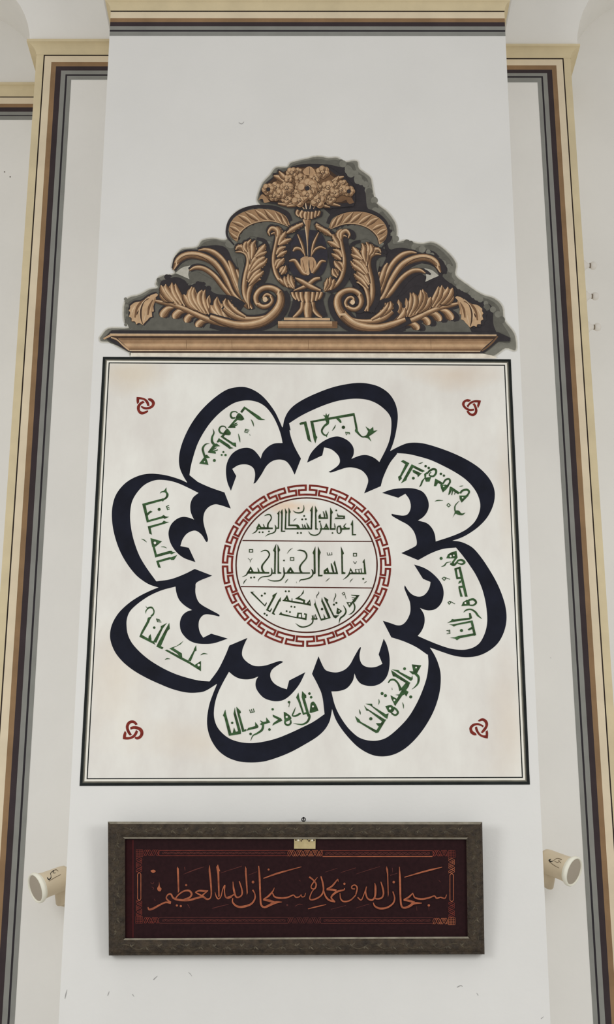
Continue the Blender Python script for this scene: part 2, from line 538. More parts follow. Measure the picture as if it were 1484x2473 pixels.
LINES = [
[('M1', """
L 645,700 685,760 875,770 870,795 620,800 600,780
S 625,790,20 590,840,16 530,870,3
H 650,768,8
S 715,710,6 730,750,16 735,780,14
S 735,580,4 780,560,18 825,560,18 848,600,16 840,640,16 800,700,20 790,750,24 800,785,24
S 905,725,6 920,760,18 915,820,18 880,855,16 800,880,14 750,915,3
D 655,845,14 708,845,14 810,832,14
L 985,490 980,540 975,790 930,790 935,770 955,765 958,560 942,540
L 1028,465 1035,530 1028,820 1080,820 1070,838 1005,838 1010,550 997,520
L 1070,450 1108,520 1095,545 1090,780 1300,775 1300,800 1065,800 1075,540
L 1130,440 1165,515 1150,540 1148,720 1280,720 1310,775 1270,775 1255,748 1125,745
S 1375,400,4 1380,460,14 1360,510,18 1300,530,20 1240,520,14 1200,490,3
D 1292,452,15 1384,580,15 1352,636,15 1410,632,15 1278,858,15 1332,857,15
S 1260,615,3 1230,640,9 1205,668,3
L 1300,775 1484,775 1484,800 1300,800
S 1290,730,6 1310,780,14
S 1350,710,8 1370,780,16
S 1390,715,6 1410,780,16
S 1425,695,6 1465,775,20
"""), ('M2', """
L -5,775 110,775 110,800 -5,800
S 0,735,10 25,780,16
S 40,690,6 70,780,18
L 140,410 140,490 130,800 108,800 112,510 95,495
L 178,410 218,495 200,530 205,780 230,790 225,802 180,800 178,520
S 70,830,4 110,880,16 180,895,18 240,870,16 270,820,18 280,770,18 265,690,8
L 260,780 410,780 410,805 260,800
D 255,672,15
L 360,695 405,790 310,800 340,750
H 356,768,7
L 425,440 470,520 450,555 445,780 515,775 510,805 420,805 425,560
S 495,700,6 505,770,20
D 463,858,13
S 685,700,6 650,750,18 680,780,24
L 600,780 745,770 740,800 600,805
S 585,730,10 600,790,26 600,840,18 570,865,14 543,845,14 540,790,18 560,745,16 590,760,16
L 795,640 800,720 800,875 850,878 840,895 780,895 778,740 758,720
L 535,525 560,570 665,575 665,630 497,632 515,605 640,610 640,598 545,595
D 524,490,14
L 355,480 385,570 388,628 235,628 235,580 265,540 275,600 365,605 345,510
S 310,505,8 330,560,18 335,610,16
""")],
[('M3', """
L 510,50 560,140 815,145 815,172 450,172 440,170 490,90
H 510,122,12
S 465,160,20 430,200,14 370,222,3
S 625,75,6 640,120,20 650,160,18
S 675,-184,5 740,-209,18 790,-195,20 817,-145,20 800,-95,18 750,-30,20 700,40,24 700,100,26 730,150,26
D 517,236,15 570,231,15
S 845,75,6 858,120,18 850,180,18 810,210,16 700,225,14 650,260,10 630,300,3
S 448,258,3 410,300,14 393,340,3
L 930,-320 920,-210 925,-190 918,160 925,175 865,175 870,150 893,150 898,-180 877,-205 900,-260
L 948,-310 992,-215 972,-180 975,140 1015,155 1005,172 950,172 952,-180
T 13 490,-222 545,-222 545,-180 490,-180 490,-222
T 7 470,-80 505,-45 535,-75
T 7 505,-45 503,-15
S 1050,65,8 1055,130,20 1055,200,20 1000,275,18 920,290,18 850,285,14 785,262,3
L 1055,150 1475,150 1475,172 1055,172
L 1160,60 1215,145 1225,170 1090,170 1115,120
H 1160,132,12
S 1270,-210,5 1320,-210,20 1390,-190,22 1425,-130,20 1410,-70,18 1350,0,20 1315,60,24 1320,120,26 1345,155,26
D 1055,-44,14
T 12 1160,-92 1215,-92 1215,-45 1160,-45 1160,-92
S 1197,-247,3 1150,-215,10 1105,-155,3
S 1125,255,3 1095,290,12 1070,325,3
S 1258,300,4 1260,328,4
"""), ('M4', """
L -5,150 95,150 95,172 -5,172
S 120,100,8 140,130,20 140,190,20 90,240,20 0,265,18 -60,275,14 -75,310,3
L 185,-275 185,-150 188,160 180,178 140,178 150,150 158,150 155,-140 137,-165
L 225,-275 272,-175 255,-130 250,190 305,190 295,215 228,215 222,-140
L 320,178 320,150 520,150 500,60 478,0 500,-45 535,100 555,178
L 320,120 385,70 410,150 320,170
H 365,138,10
S 440,0,10 455,60,26 480,150,24
T 9 375,-170 385,-130 455,-135 450,-175
T 9 415,-165 418,-135
L 600,-275 650,-160 630,-135 635,140 680,155 665,178 610,178 605,-140
L 755,75 800,150 1000,155 1010,180 720,180 740,130
H 760,142,12
S 740,170,24 700,220,18 635,270,3
S 835,95,10 850,165,16
T 9 850,100 895,100
S 890,95,8 900,160,14
S 930,90,10 940,165,14
T 9 905,97 938,92
L 985,-70 990,-15 1015,180 980,180 970,0 950,-15
T 13 805,-160 855,-160 855,-115 805,-115 805,-160
T 9 805,-25 830,10 855,-25
D 965,255,17
S 1020,295,3 1000,310,10 975,328,3
S 800,250,3 765,280,10 748,315,3
S 418,240,3 385,270,10 352,300,3
""")],
[('M3', """
L 505,465 575,465 545,478 740,680 770,635 775,655 745,708 520,490
D 743,495,17 693,530,17
L 945,475 905,560 800,755 825,775 850,730 860,745 830,800 762,765 870,560 865,525
L 1005,550 1000,625 985,625 890,810 912,835 900,845 855,820 960,610
D 738,823,16 775,847,15
L 1105,515 1130,580 1140,615 1035,612 1075,565
H 1095,588,8
L 1035,600 1140,605 1484,665 1484,690 1030,615
S 1185,570,8 1185,625,16
L 1380,430 1375,490 1300,560 1400,600 1395,655 1370,655 1365,615 1235,580 1330,520
D 1083,459,15 1135,458,15 1175,708,15 1228,714,15
L 970,840 1010,790 1020,820 1260,880 1275,805 1350,810 1345,825 1295,830 1290,880 1400,890 1405,840 1380,840 1385,815 1430,825 1420,928 1260,895
S 1335,820,12 1345,885,14
D 1098,782,15 1152,797,15
"""), ('M4', """
L 95,590 112,698 -20,665 -20,640 40,655
H 85,648,8
S -140,980,3 -70,1030,20 0,1040,18 90,1010,18 140,960,18 140,880,20 130,850,10
L 120,900 220,895 215,920 120,920
S 160,845,8 165,905,16
S 180,830,8 205,905,18
L 175,570 190,660 280,905 430,880 430,895 275,938 160,670 180,640
L 290,555 310,620 330,650 430,880 390,890 290,640 280,625
L 320,545 395,595 385,630 490,850 570,850 515,900 480,880 340,600
L 315,820 350,890 325,900
D 292,748,20
L 540,725 620,780 590,810 560,835 525,820
H 572,778,12
D 486,676,17 526,648,17
S 640,690,6 675,750,18 680,800,22 650,850,22 590,900,20 568,985,3
L 690,635 770,640 790,660 740,725
H 738,662,14
S 800,640,18 825,700,20 815,770,18 770,820,14 720,840,3
L 765,515 905,520 830,630 790,655 770,640 850,540 770,525
S 775,560,8 840,570,14
S 785,590,8 830,600,14
T 8 620,490 650,475 665,500 640,520 620,490
S 655,480,8 685,585,5
S 508,485,3 515,530,12 490,590,10 485,638,3
S 238,460,3 238,490,10 205,535,10 210,575,3
""")],
]
KNOT = {
'K1': """
P 375,345! 470,350 620,370 760,420 870,510 930,620 955,750! 850,750! 820,650 760,550 690,485 600,460 490,450! 485,590! 400,670! 375,560 370,450
P 870,425! 960,405 1060,430 1150,510 1195,620 1160,740 1080,830 960,885 820,905 700,890 610,840 565,790! 590,745! 680,780 800,805 920,785 1020,740 1060,670 1050,600 990,540 920,500
P 660,515! 735,590! 650,640 570,700 525,790 515,890 550,970 630,1010 720,1000 800,960 890,945! 890,1010! 800,1070 700,1115 600,1130 500,1090 430,1000 390,890 395,770 450,670 540,580
""",
'K2': """
P 720,400! 640,365 540,350 430,390 340,470 310,570 340,670 420,770 500,830 600,870 700,885 855,860! 850,775! 700,790 600,770 500,710 440,640 425,570 450,500 520,460 610,470
P 515,660! 590,735! 620,660 680,590 770,530 860,500 1020,500! 985,640! 1025,765! 1090,640 1130,530 1160,415! 1000,395 880,400 770,430 680,470 590,560
P 775,560! 870,530! 930,620 980,750 1000,880 960,1010 870,1090 770,1110 650,1070 560,980 510,870! 600,870! 650,940 720,990 790,1000 860,950 890,860 870,740 830,650
""",
'K3': """
P 980,450! 880,490! 820,420 740,390 650,420 590,500 575,600 600,700 650,810 720,910! 630,960! 550,870 490,760 455,640 450,530 490,410 570,320 680,275 800,280 900,340
P 640,580! 660,690! 800,650 920,670 1030,720 1090,800 1090,900 1040,970 960,1010 860,1010! 845,1080! 940,1130 1050,1110 1150,1040 1220,930 1235,810 1200,690 1110,600 990,550 860,530 750,540
P 410,735! 475,840! 450,1020! 600,1015 720,970 810,890 860,800 905,705! 995,765! 960,860 900,960 820,1040 700,1100 560,1130 430,1130 315,1110! 325,960 360,840
""",
'K4': """
P 650,380! 700,420! 780,400 850,385 920,420 970,490 985,580 960,650 900,730 780,905! 860,935! 960,850 1050,720 1100,600 1100,480 1050,370 960,300 850,270 740,310
P 910,600! 880,680! 800,630 700,590 600,580 500,610 420,670 390,740 410,820 480,890 560,940 595,1030! 500,1040 400,1000 310,920 275,800 270,700 330,600 430,520 550,490 680,490 800,540
P 520,665! 610,640! 640,750 690,870 770,970 880,1030 1000,1035! 1000,860! 1080,800! 1110,950 1095,1175! 970,1160 850,1120 730,1060 640,970 570,860 530,760
""",
}
FINE = [('P1', """
S 515,1105,10 530,1132,22 580,1118,24 650,1080,20 720,1050,20 780,1058,20
S 780,1050,18 745,1025,18 727,995,14 747,960,16 780,955,18 810,1000,22 870,1020,24 980,1025,24 1080,1000,22 1150,985,22 1195,1012,20 1235,1000,14 1248,940,16 1240,800,20 1228,680,20 1228,620,4
S 830,1010,14 870,960,16 930,920,18 990,915,22 1020,950,22 1000,990,20 930,1020,22
L 855,635 872,660 878,920 862,940 850,660
S 1065,930,10 1110,915,20 1190,920,22 1212,912,6
S 1062,932,14 1115,962,18 1165,985,18
S 1205,918,10 1165,950,16 1125,988,16
L 1305,640 1325,610 1350,690 1340,690 1345,980 1330,990 1318,720
S 1290,930,4 1305,980,14 1330,1010,14 1360,980,12 1380,900,12 1405,850,12 1400,920,14 1410,980,18 1440,1000,18 1484,985,16
P 645,810! 655,870 672,890 660,920 635,918 622,890 640,850
P 545,685 580,672 605,690 575,710
D 957,850,13 850,1085,13 895,1093,13
"""), ('P2', """
S 62,810,8 72,900,22 95,980,20 130,990,18 165,960,18 165,900,18 135,805,12
S -10,995,16 40,978,18 80,955,14
S 60,1000,10 60,1050,18 110,1095,24 180,1100,26 270,1070,22 315,1010,18 315,950,14 290,905,18
L 205,630 220,660 235,940 222,965 200,690
S 360,628,10 366,700,20 372,800,22 380,1000,20 390,1080,22 430,1105,24 500,1075,28 560,1050,28 630,1045,6
S 410,1015,8 470,980,22 520,925,16 542,880,6
S 412,1018,18 480,1030,28 540,1050,26
S 520,940,12 545,985,18 620,1000,20 700,990,18 760,965,14 790,990,16 830,985,14 850,960,8 860,985,14 890,980,12 903,940,6
D 295,815,16 475,670,12
S 415,772,10 560,720,20 700,680,16 855,638,6
S 945,755,20 990,790,18 1025,840,18 1010,890,16 975,890,14 968,860,12 1000,810,14 1040,760,6
S 1080,748,14 1100,820,20 1110,900,18 1090,960,18 1040,1000,18 975,1020,18 950,1000,14 975,930,12 1000,900,8
S 1110,900,10 1130,970,18 1170,1020,22 1245,1045,16
S 1240,1042,16 1200,990,20 1260,930,24 1345,905,16 1352,885,12
S 1145,900,20 1200,902,24 1260,912,24
S 1150,895,14 1210,860,20 1260,800,16 1275,785,14 1282,812,6
S 1300,940,8 1310,1010,16 1350,1040,18 1420,1025,16 1484,965,14
D 1352,835,13
S 1475,895,12 1440,890,14 1440,862,14 1475,850,14 1500,885,16 1484,960,14
S 930,1125,8 1030,1100,14 1140,1075,8
"""), ('P3', """
S 20,960,14 60,990,14 90,930,10 120,840,10 110,900,14 130,970,18 180,990,20 215,950,20 220,850,22 212,800,8
S 200,965,16 240,978,18 290,965,18 310,920,18 300,850,20 280,785,8
L 345,610 362,650 368,930 360,960 350,700 338,640
S 195,1020,8 215,1060,18 270,1085,22 350,1075,20 415,1030,18 435,970,16 415,895,12
S 488,618,8 495,760,22 500,950,20 510,1050,20 540,1078,22 600,1060,26 650,1028,28 740,1025,8
S 535,985,8 590,960,20 642,910,8
S 535,990,16 600,1000,24 660,1020,24
S 640,920,10 665,965,18 740,980,20 820,965,18 880,945,14 905,970,16 950,960,12 965,965,14 1000,970,14 1018,930,6
D 425,790,14 818,1050,14
S 545,735,8 700,690,16 850,650,18 968,622,6
""")]
FAINT = [('P1', """
S 925,725,4 1000,695,10 1080,665,12 1165,638,6
S 938,640,8 945,680,8
S 1255,1120,6 1350,1095,8 1450,1072,6
S 1360,710,4 1484,665,8
S 545,820,6 570,835,8 585,815,5
S 560,870,6 580,885,8 570,905,5
S 590,1010,6 600,1035,6
S 970,1070,8 985,1090,8 998,1115,4
"""), ('P2', """
S 0,685,8 165,630,8
S 240,735,5 340,695,6
S 1195,1130,5 1370,1085,6
S 1130,700,5 1270,655,6
S 1310,705,5 1484,650,6
S 780,1095,6 830,1070,8 870,1080,4
D 690,1080,12
S 825,790,5 845,805,5
"""), ('P3', """
S 0,700,4 140,655,7 270,615,4
S 0,1080,4 150,1035,6
S 410,630,8 412,680,5
S 385,715,5 465,690,6
S 930,770,5 950,790,6
S 815,1070,4 820,1110,4
S 680,1060,5 685,1110,6
""")]
#TRACE-END
# carved-looking brush work of the painted pediment. V = carved lobe along a spine (x,y,width); O = flower x,y,r,petals
HALO = """240,816 261,793 300,792 313,788 301,778 298,754 301,730 313,717 337,711 361,698 380,694 376,685 386,668 412,663 422,658 415,644 423,618 440,601 475,596 488,580 516,575 542,579 549,572 549,548 558,525 580,506 613,499 628,497 621,485 624,468 634,442 652,422 667,404 693,403 703,392 734,384 768,377 794,381 815,380 833,390 863,388 869,407 895,427 900,446 904,468 909,487 920,498 938,512 956,538 960,561 959,583 980,580 1016,588 1048,585 1080,606 1103,636 1102,664 1126,684 1163,709 1195,720 1215,741 1220,773 1244,806 1247,846 1222,842 1194,860 1167,858 313,858 313,851 287,838 266,827 244,825"""
GROUND = """262,812 268,800 320,796 312,786 306,752 312,732 330,722 352,714 372,700 396,700 384,686 392,674 412,668 428,662 422,646 430,622 446,608 478,603 494,588 520,582 545,588 556,580 556,548 566,530 588,513 615,506 634,503 630,488 632,470 642,446 660,430 676,412 698,408 712,398 738,391 768,386 792,390 812,388 828,397 852,396 860,414 884,432 889,450 894,470 899,494 914,504 928,518 946,542 951,562 948,590 980,589 1012,597 1044,594 1072,613 1092,640 1090,670 1118,692 1156,716 1186,728 1204,745 1208,775 1228,808 1230,826 1205,824 1185,840 1165,852 320,848 290,834 264,824"""
DEEP_RIGHT = """690,420 705,404 735,396 790,397 826,404 850,404 856,420 878,440 884,470 890,505 920,516 938,545 940,600 985,602 1040,604 1064,622 1082,652 1070,668 1110,698 1160,724 1190,742 1192,780 1200,803 870,803 850,700 880,640 930,640 920,560 880,520 800,520"""
BRANCH = ('Q1', """
L g 460,1110 600,820 830,830 1100,900 1484,1060 1700,1130
P k 690,560 760,530 860,505 960,545 1000,600 1100,575 1190,605 1300,690 1500,720 1640,800! 1500,960 1250,870 1000,740 820,640 700,640
S k 640,760,60 850,830,80 1100,930,70 1484,1080,60
U 840,845,10 770,865,56 718,925,74 706,958,34
U 1000,885,10 910,890,56 855,940,70 848,972,30
U 1090,935,10 1020,942,50 985,985,66 980,1015,30
U 1240,1000,10 1165,1000,50 1112,1040,66 1106,1068,30
V 620,770,24 700,790,40 850,825,50 1000,885,56 1200,975,60 1484,1062,70 1700,1110,50
A l 600,700! 540,730 480,775 400,790 345,830! 345,860 330,880! 345,905 332,950! 360,965 362,1002! 400,1005 412,1036! 445,1020 487,1042! 515,1010 542,985! 562,960 592,950! 590,900 610,890! 605,820 612,760 660,705! 640,690
S s 560,745,8 470,790,26 420,860,26 400,960,16
S s 600,760,10 560,840,26 545,930,14
S d 570,715,4 500,780,14 468,870,18 468,960,16 486,1032,6
S w 560,725,4 486,790,8 452,880,9 455,960,8
S d 440,880,4 428,905,14 420,930,4
S t 630,740,14 600,820,20 585,900,10
S w 400,830,6 372,880,12 362,930,5
S w 520,900,5 510,960,10 500,1000,4
A t 830,790! 760,778 700,760! 690,728 678,700! 695,682 678,650! 692,625 690,596! 720,612 745,583! 765,620 790,605 814,563! 835,600 852,576! 870,620 900,670 940,720 955,790! 900,822!
A t 1100,888! 1040,872 980,842 962,800! 945,770 955,740 940,708! 975,705 990,660 1010,640 1040,610! 1055,632 1066,618! 1085,670 1108,720 1125,672 1152,646! 1165,665 1188,644! 1190,700 1210,760 1238,708! 1248,780 1230,830 1250,905! 1190,925!
A t 1440,1024! 1360,1008 1290,962 1255,900! 1238,860 1245,818! 1275,820 1285,770 1325,725! 1340,760 1360,800 1390,830 1402,790 1425,750! 1440,770 1482,764! 1490,850 1505,940 1535,1015!
v 830,790,16 750,770,44 696,722,40 680,680,8
v 860,812,20 768,740,58 708,660,58 690,598,12
v 880,812,20 806,705,58 752,630,46 745,585,8
v 922,815,20 856,705,58 825,632,46 815,568,8
v 962,830,20 918,740,40 872,645,38 855,580,8
v 1100,882,20 1010,820,58 962,750,58 945,700,12
v 1112,882,20 1044,790,58 1020,700,58 1038,614,10
v 1150,892,20 1086,780,50 1054,690,46 1062,622,8
v 1192,910,20 1130,790,58 1122,705,48 1152,650,8
v 1232,922,20 1190,810,48 1172,720,38 1186,650,8
v 1300,930,14 1240,850,30 1215,770,26 1235,710,6
v 1432,1022,20 1332,962,60 1262,890,58 1245,822,12
v 1432,1016,20 1352,900,58 1308,805,48 1320,730,8
v 1462,1012,24 1410,920,58 1392,825,48 1424,755,8
v 1520,1020,24 1474,920,58 1456,830,46 1478,768,8
S d 700,785,4 780,792,8 840,786,12
S d 1000,850,4 1060,880,8 1105,886,14
S d 1300,980,4 1380,1010,8 1450,1016,14
""")
FAN = ('Q1', """
P k 1110,200 1200,160 1330,150 1430,190 1500,330 1640,560 1700,860! 1560,760 1440,560 1330,330
P g 850,450! 900,370 1000,330 1150,330 1300,430 1484,640! 1250,520 1080,440 1000,470!
P H 850,462! 930,400 1020,376! 998,470 1010,530! 920,490
V 1676,858,20 1450,690,44 1300,505,50 1180,415,48 1080,400,40 1008,432,10
V 1676,858,20 1500,700,46 1404,510,58 1290,350,66 1150,275,76 1000,258,74 890,312,66 830,425,14
V 1672,850,20 1540,650,40 1472,480,50 1392,330,54 1290,235,56 1190,200,38 1110,206,10
V 1690,858,18 1600,690,44 1530,520,52 1480,380,40 1450,320,14
V 1700,855,18 1650,700,42 1600,560,46 1556,450,34 1535,420,10
S d 870,330,4 960,270,8 1080,262,8 1200,310,8 1310,420,8 1400,560,6 1480,680,4
""")
SCROLL = ('Q2', """
S k -200,1900,60 100,1960,70 400,1960,70 700,1880,90 900,1700,90 960,1500,90 920,1380,60
S k 520,1300,40 600,1200,90 650,1000,110 660,800,90 620,640,60 500,590,40
S g 240,880,90 280,1100,90 260,1300,80 300,1500,60
V 0,1640,50 150,1745,74 350,1795,58 600,1765,30 740,1670,10
V 200,1725,30 80,1640,58 20,1560,48 38,1490,10
V 330,1765,30 190,1685,56 92,1580,46 66,1505,8
V -200,1760,60 0,1835,96 200,1885,108 400,1885,120 600,1832,128 765,1705,128 850,1560,116 848,1430,98 765,1350,80 650,1325,72 545,1365,72 485,1460,74 505,1560,64 585,1612,60 680,1590,52 732,1520,44 700,1450,40 640,1430,38 602,1475,36 625,1522,32
D w 625,1505,38
S s 640,1540,6 668,1510,14 650,1480,8
V 430,1640,26 345,1500,66 312,1350,74 330,1150,66 372,960,58 352,838,50 275,785,40 178,792,10
V 385,1640,16 372,1450,48 420,1285,50 500,1215,40 562,1202,8
V 352,1230,20 396,1120,58 436,1078,58 460,1036,12
V 372,1250,20 470,1135,58 528,1080,50 556,1042,10
V 382,1300,20 484,1185,58 562,1122,40 602,1078,8
V 380,1062,20 428,955,58 474,900,58 500,848,12
V 400,1082,20 498,965,68 570,905,58 622,868,10
V 422,1095,20 542,1005,58 612,955,40 655,888,8
V 302,792,20 270,725,50 218,722,40 182,765,10
V 402,962,20 388,805,68 362,690,58 412,606,12
V 422,902,20 444,775,68 440,690,54 478,622,10
V 470,862,20 556,780,68 602,722,50 622,676,10
V 482,872,20 562,832,48 612,812,30 645,785,8
V 360,800,16 320,730,50 330,670,40 350,640,8
S d 400,980,16 392,940,10 398,880,5
S d 355,1215,16 350,1180,10 358,1130,5
""")
FEATHER = ('Q2', """
P g 195,640! 250,520 380,410 560,350 760,350 960,430! 900,560 760,640 560,600 400,560 240,680
S k 160,690,20 60,560,30 60,420,36 120,290,40 250,185,46 420,125,46 600,115,46 780,140,60 950,220,60 1010,330,50
P t 190,640! 110,560 82,440 130,322 250,222 420,162 600,152 780,182 930,262 1000,400! 760,345 560,340 370,400 250,510
V 225,590,10 162,562,54 96,500,10
V 255,505,10 172,448,54 92,412,10
V 332,432,10 232,376,54 124,342,10
V 432,382,10 322,296,62 214,244,10
V 552,346,10 432,264,62 322,194,10
V 682,332,10 572,244,62 474,166,10
V 792,342,10 702,262,62 612,158,10
V 882,372,10 832,282,54 765,188,10
V 962,402,10 920,322,50 858,218,8
S d 205,640,22 248,514,28 376,400,28 562,338,26 762,340,26 985,420,12
S l 200,640,10 242,510,15 372,396,15 560,334,14 760,336,14 980,415,6
""")
WREATH = ('Q2', """
S k 1010,1330,60 880,1240,80 790,1120,80 740,980,60 740,830,50
S k 900,1050,90 940,850,110 960,680,80
V 1062,1340,20 905,1272,48 804,1150,58 758,1000,58 752,850,50 780,700,48 802,570,46 765,512,30 712,528,14
V 802,600,20 838,505,58 822,450,44 790,418,10
V 800,565,20 790,475,56 722,440,48 674,500,28 692,552,10
V 822,692,20 868,595,58 915,525,40 930,488,8
V 832,692,20 918,642,58 978,612,30 1012,600,8
V 792,832,20 828,772,50 868,740,48 932,718,8
V 802,872,20 878,822,50 952,778,8
V 772,1002,20 798,950,48 826,922,38 852,902,8
V 792,1042,20 846,962,58 886,920,40 904,886,8
V 842,1102,20 876,1052,48 902,1005,8
V 862,1132,20 916,1072,48 932,998,10
V 962,1322,20 930,1230,58 908,1158,10
V 1042,1332,20 984,1222,58 968,1125,10
V 1062,1322,20 1024,1222,48 1010,1145,8
V 950,512,26 1040,452,56 1190,372,36
""")
URN = ('Q2', """
P n 1010,620! 1130,480 1400,480 1520,620 1560,880 1500,1100 1380,1200! 1110,1200! 1000,1080 960,880
P k 1040,1400! 1480,1400! 1500,1560 1560,1760! 960,1760! 1030,1560
V 1222,862,8 1180,700,28 1110,530,12
V 1312,862,8 1345,680,28 1424,500,10
V 1202,822,10 1150,752,28 1080,742,38 1040,785,14
V 1324,832,10 1372,756,24 1450,722,26 1526,745,10
P t 1178,290! 1312,300! 1272,560 1264,855! 1240,600 1215,430
P s 1258,330! 1312,300! 1272,560 1264,855! 1262,600
S w 1200,310,14 1228,450,16 1246,620,10 1262,850,6
V 1530,935,12 1460,935,32 1400,1020,40 1330,1110,30
V 980,930,14 1062,922,40 1122,1010,50 1190,1108,42 1268,1130,16
P o 1150,895! 1200,865 1265,858! 1262,1000 1222,1112! 1160,1020
P o 1268,868! 1342,878 1388,960 1370,1052 1312,1112! 1282,1000
S s 1180,920,8 1200,1000,12 1215,1090,4
S s 1340,920,6 1350,1000,10 1320,1090,4
S l 1266,880,8 1262,1000,20 1262,1108,52 1250,1135,20
S d 1282,920,6 1284,1040,8 1290,1120,4
V 1444,1186,30 1360,1206,44 1240,1300,46 1050,1372,14
V 1070,1182,14 1160,1230,50 1300,1312,58 1452,1372,24
V 1030,1392,34 1052,1450,40 1092,1502,28
V 1470,1392,32 1452,1450,38 1420,1502,26
V 1092,1392,40 1112,1462,44 1140,1526,30
V 1412,1392,38 1400,1462,42 1380,1526,28
V 1160,1392,44 1172,1472,50 1190,1542,34
V 1342,1392,44 1336,1472,48 1322,1542,32
V 1256,1388,66 1258,1470,86 1258,1552,46
V 1182,1545,46 1172,1640,48 1112,1720,48 1040,1772,18
V 1338,1545,46 1348,1640,46 1402,1720,46 1474,1772,18
V 1266,1552,76 1266,1650,108 1266,1772,80
S w 1240,1560,8 1225,1660,12 1240,1760,8
S s 1280,1600,6 1275,1660,12 1268,1740,4
L l 905,1775 1593,1782 1593,1816 905,1813
L k 905,1814 1610,1816 1610,1830 905,1828
L t 815,1829 1703,1832 1703,1930 815,1930
L l 815,1829 1624,1831 1624,1866 815,1866
L s 1626,1832 1703,1832 1703,1930 1626,1930
L s 815,1905 1703,1905 1703,1932 815,1932
V 1378,382,36 1450,440,50 1580,540,26
""")
BOUQUET = ('Q5', """
P k 150,590! 130,500 180,400 270,320 330,260 430,250 500,190 640,200 760,180 900,200 1010,270 1090,320 1180,420 1200,560 1180,640! 700,680!
P d 170,580! 160,500 200,410 290,320 350,280 440,235 510,205 640,200 760,205 900,230 980,290 1090,350 1160,430 1170,540 1120,600! 700,640!
P s 200,560! 200,500 250,400 360,330 460,260 540,225 640,215 760,225 880,260 950,310 1060,370 1130,450 1130,540 1050,590! 700,610!
S w 640,598,14 652,672,10
S w 704,598,14 690,672,8
S l 588,622,14 628,672,10
S l 752,622,10 730,672,6
V 562,682,28 548,720,30 572,752,18
V 612,692,28 592,732,36 606,772,22
V 802,692,18 790,732,22 774,752,12
V 762,692,22 756,732,28 750,768,16
V 720,702,26 716,742,34 712,782,22
V 682,702,30 674,742,38 674,788,26
V 650,702,32 640,742,40 646,784,28
V 332,610,14 420,622,26 502,602,12
V 880,612,12 950,618,26 1032,636,8
V 432,640,14 502,632,26 592,622,12
V 802,626,14 850,636,26 918,652,8
V 402,372,20 342,322,48 284,300,12
V 442,352,20 382,302,48 344,248,10
V 940,362,18 1000,332,38 1072,308,10
V 952,392,14 992,346,30 1014,300,8
P t 110,572! 150,508 192,530 242,590! 180,602 160,560
P s 1100,560 1150,540 1188,600! 1130,612
O 560,250,36,5 430,555,48,5 920,560,48,5 455,495,26,4 514,488,22,4 785,494,32,4
O 490,265,52,6 740,330,50,6 835,258,60,6 1062,392,42,5 300,430,52,5 290,528,48,5
P o 608,252! 640,214 685,194 730,220 756,266! 720,292 640,288
S d 684,200,4 690,240,5 686,286,4
O 225,450,56,6 1040,452,56,5 1130,470,50,6 590,340,56,6 430,435,60,8 895,430,66,6
O 370,500,44,4 640,385,40,4 840,510,40,4 970,490,42,4 980,400,36,4 450,330,36,4
O 560,490,40,4 570,572,60,4 785,580,64,4 572,420,40,5 780,430,40,5
O 670,436,92,8 665,515,50,4
D k 664,438,26 224,452,20 1128,474,22
""")


def mirror(p):
    x, y = p
    return (1493 - x - 0.04 * (643.5 - x), y + 6.5)


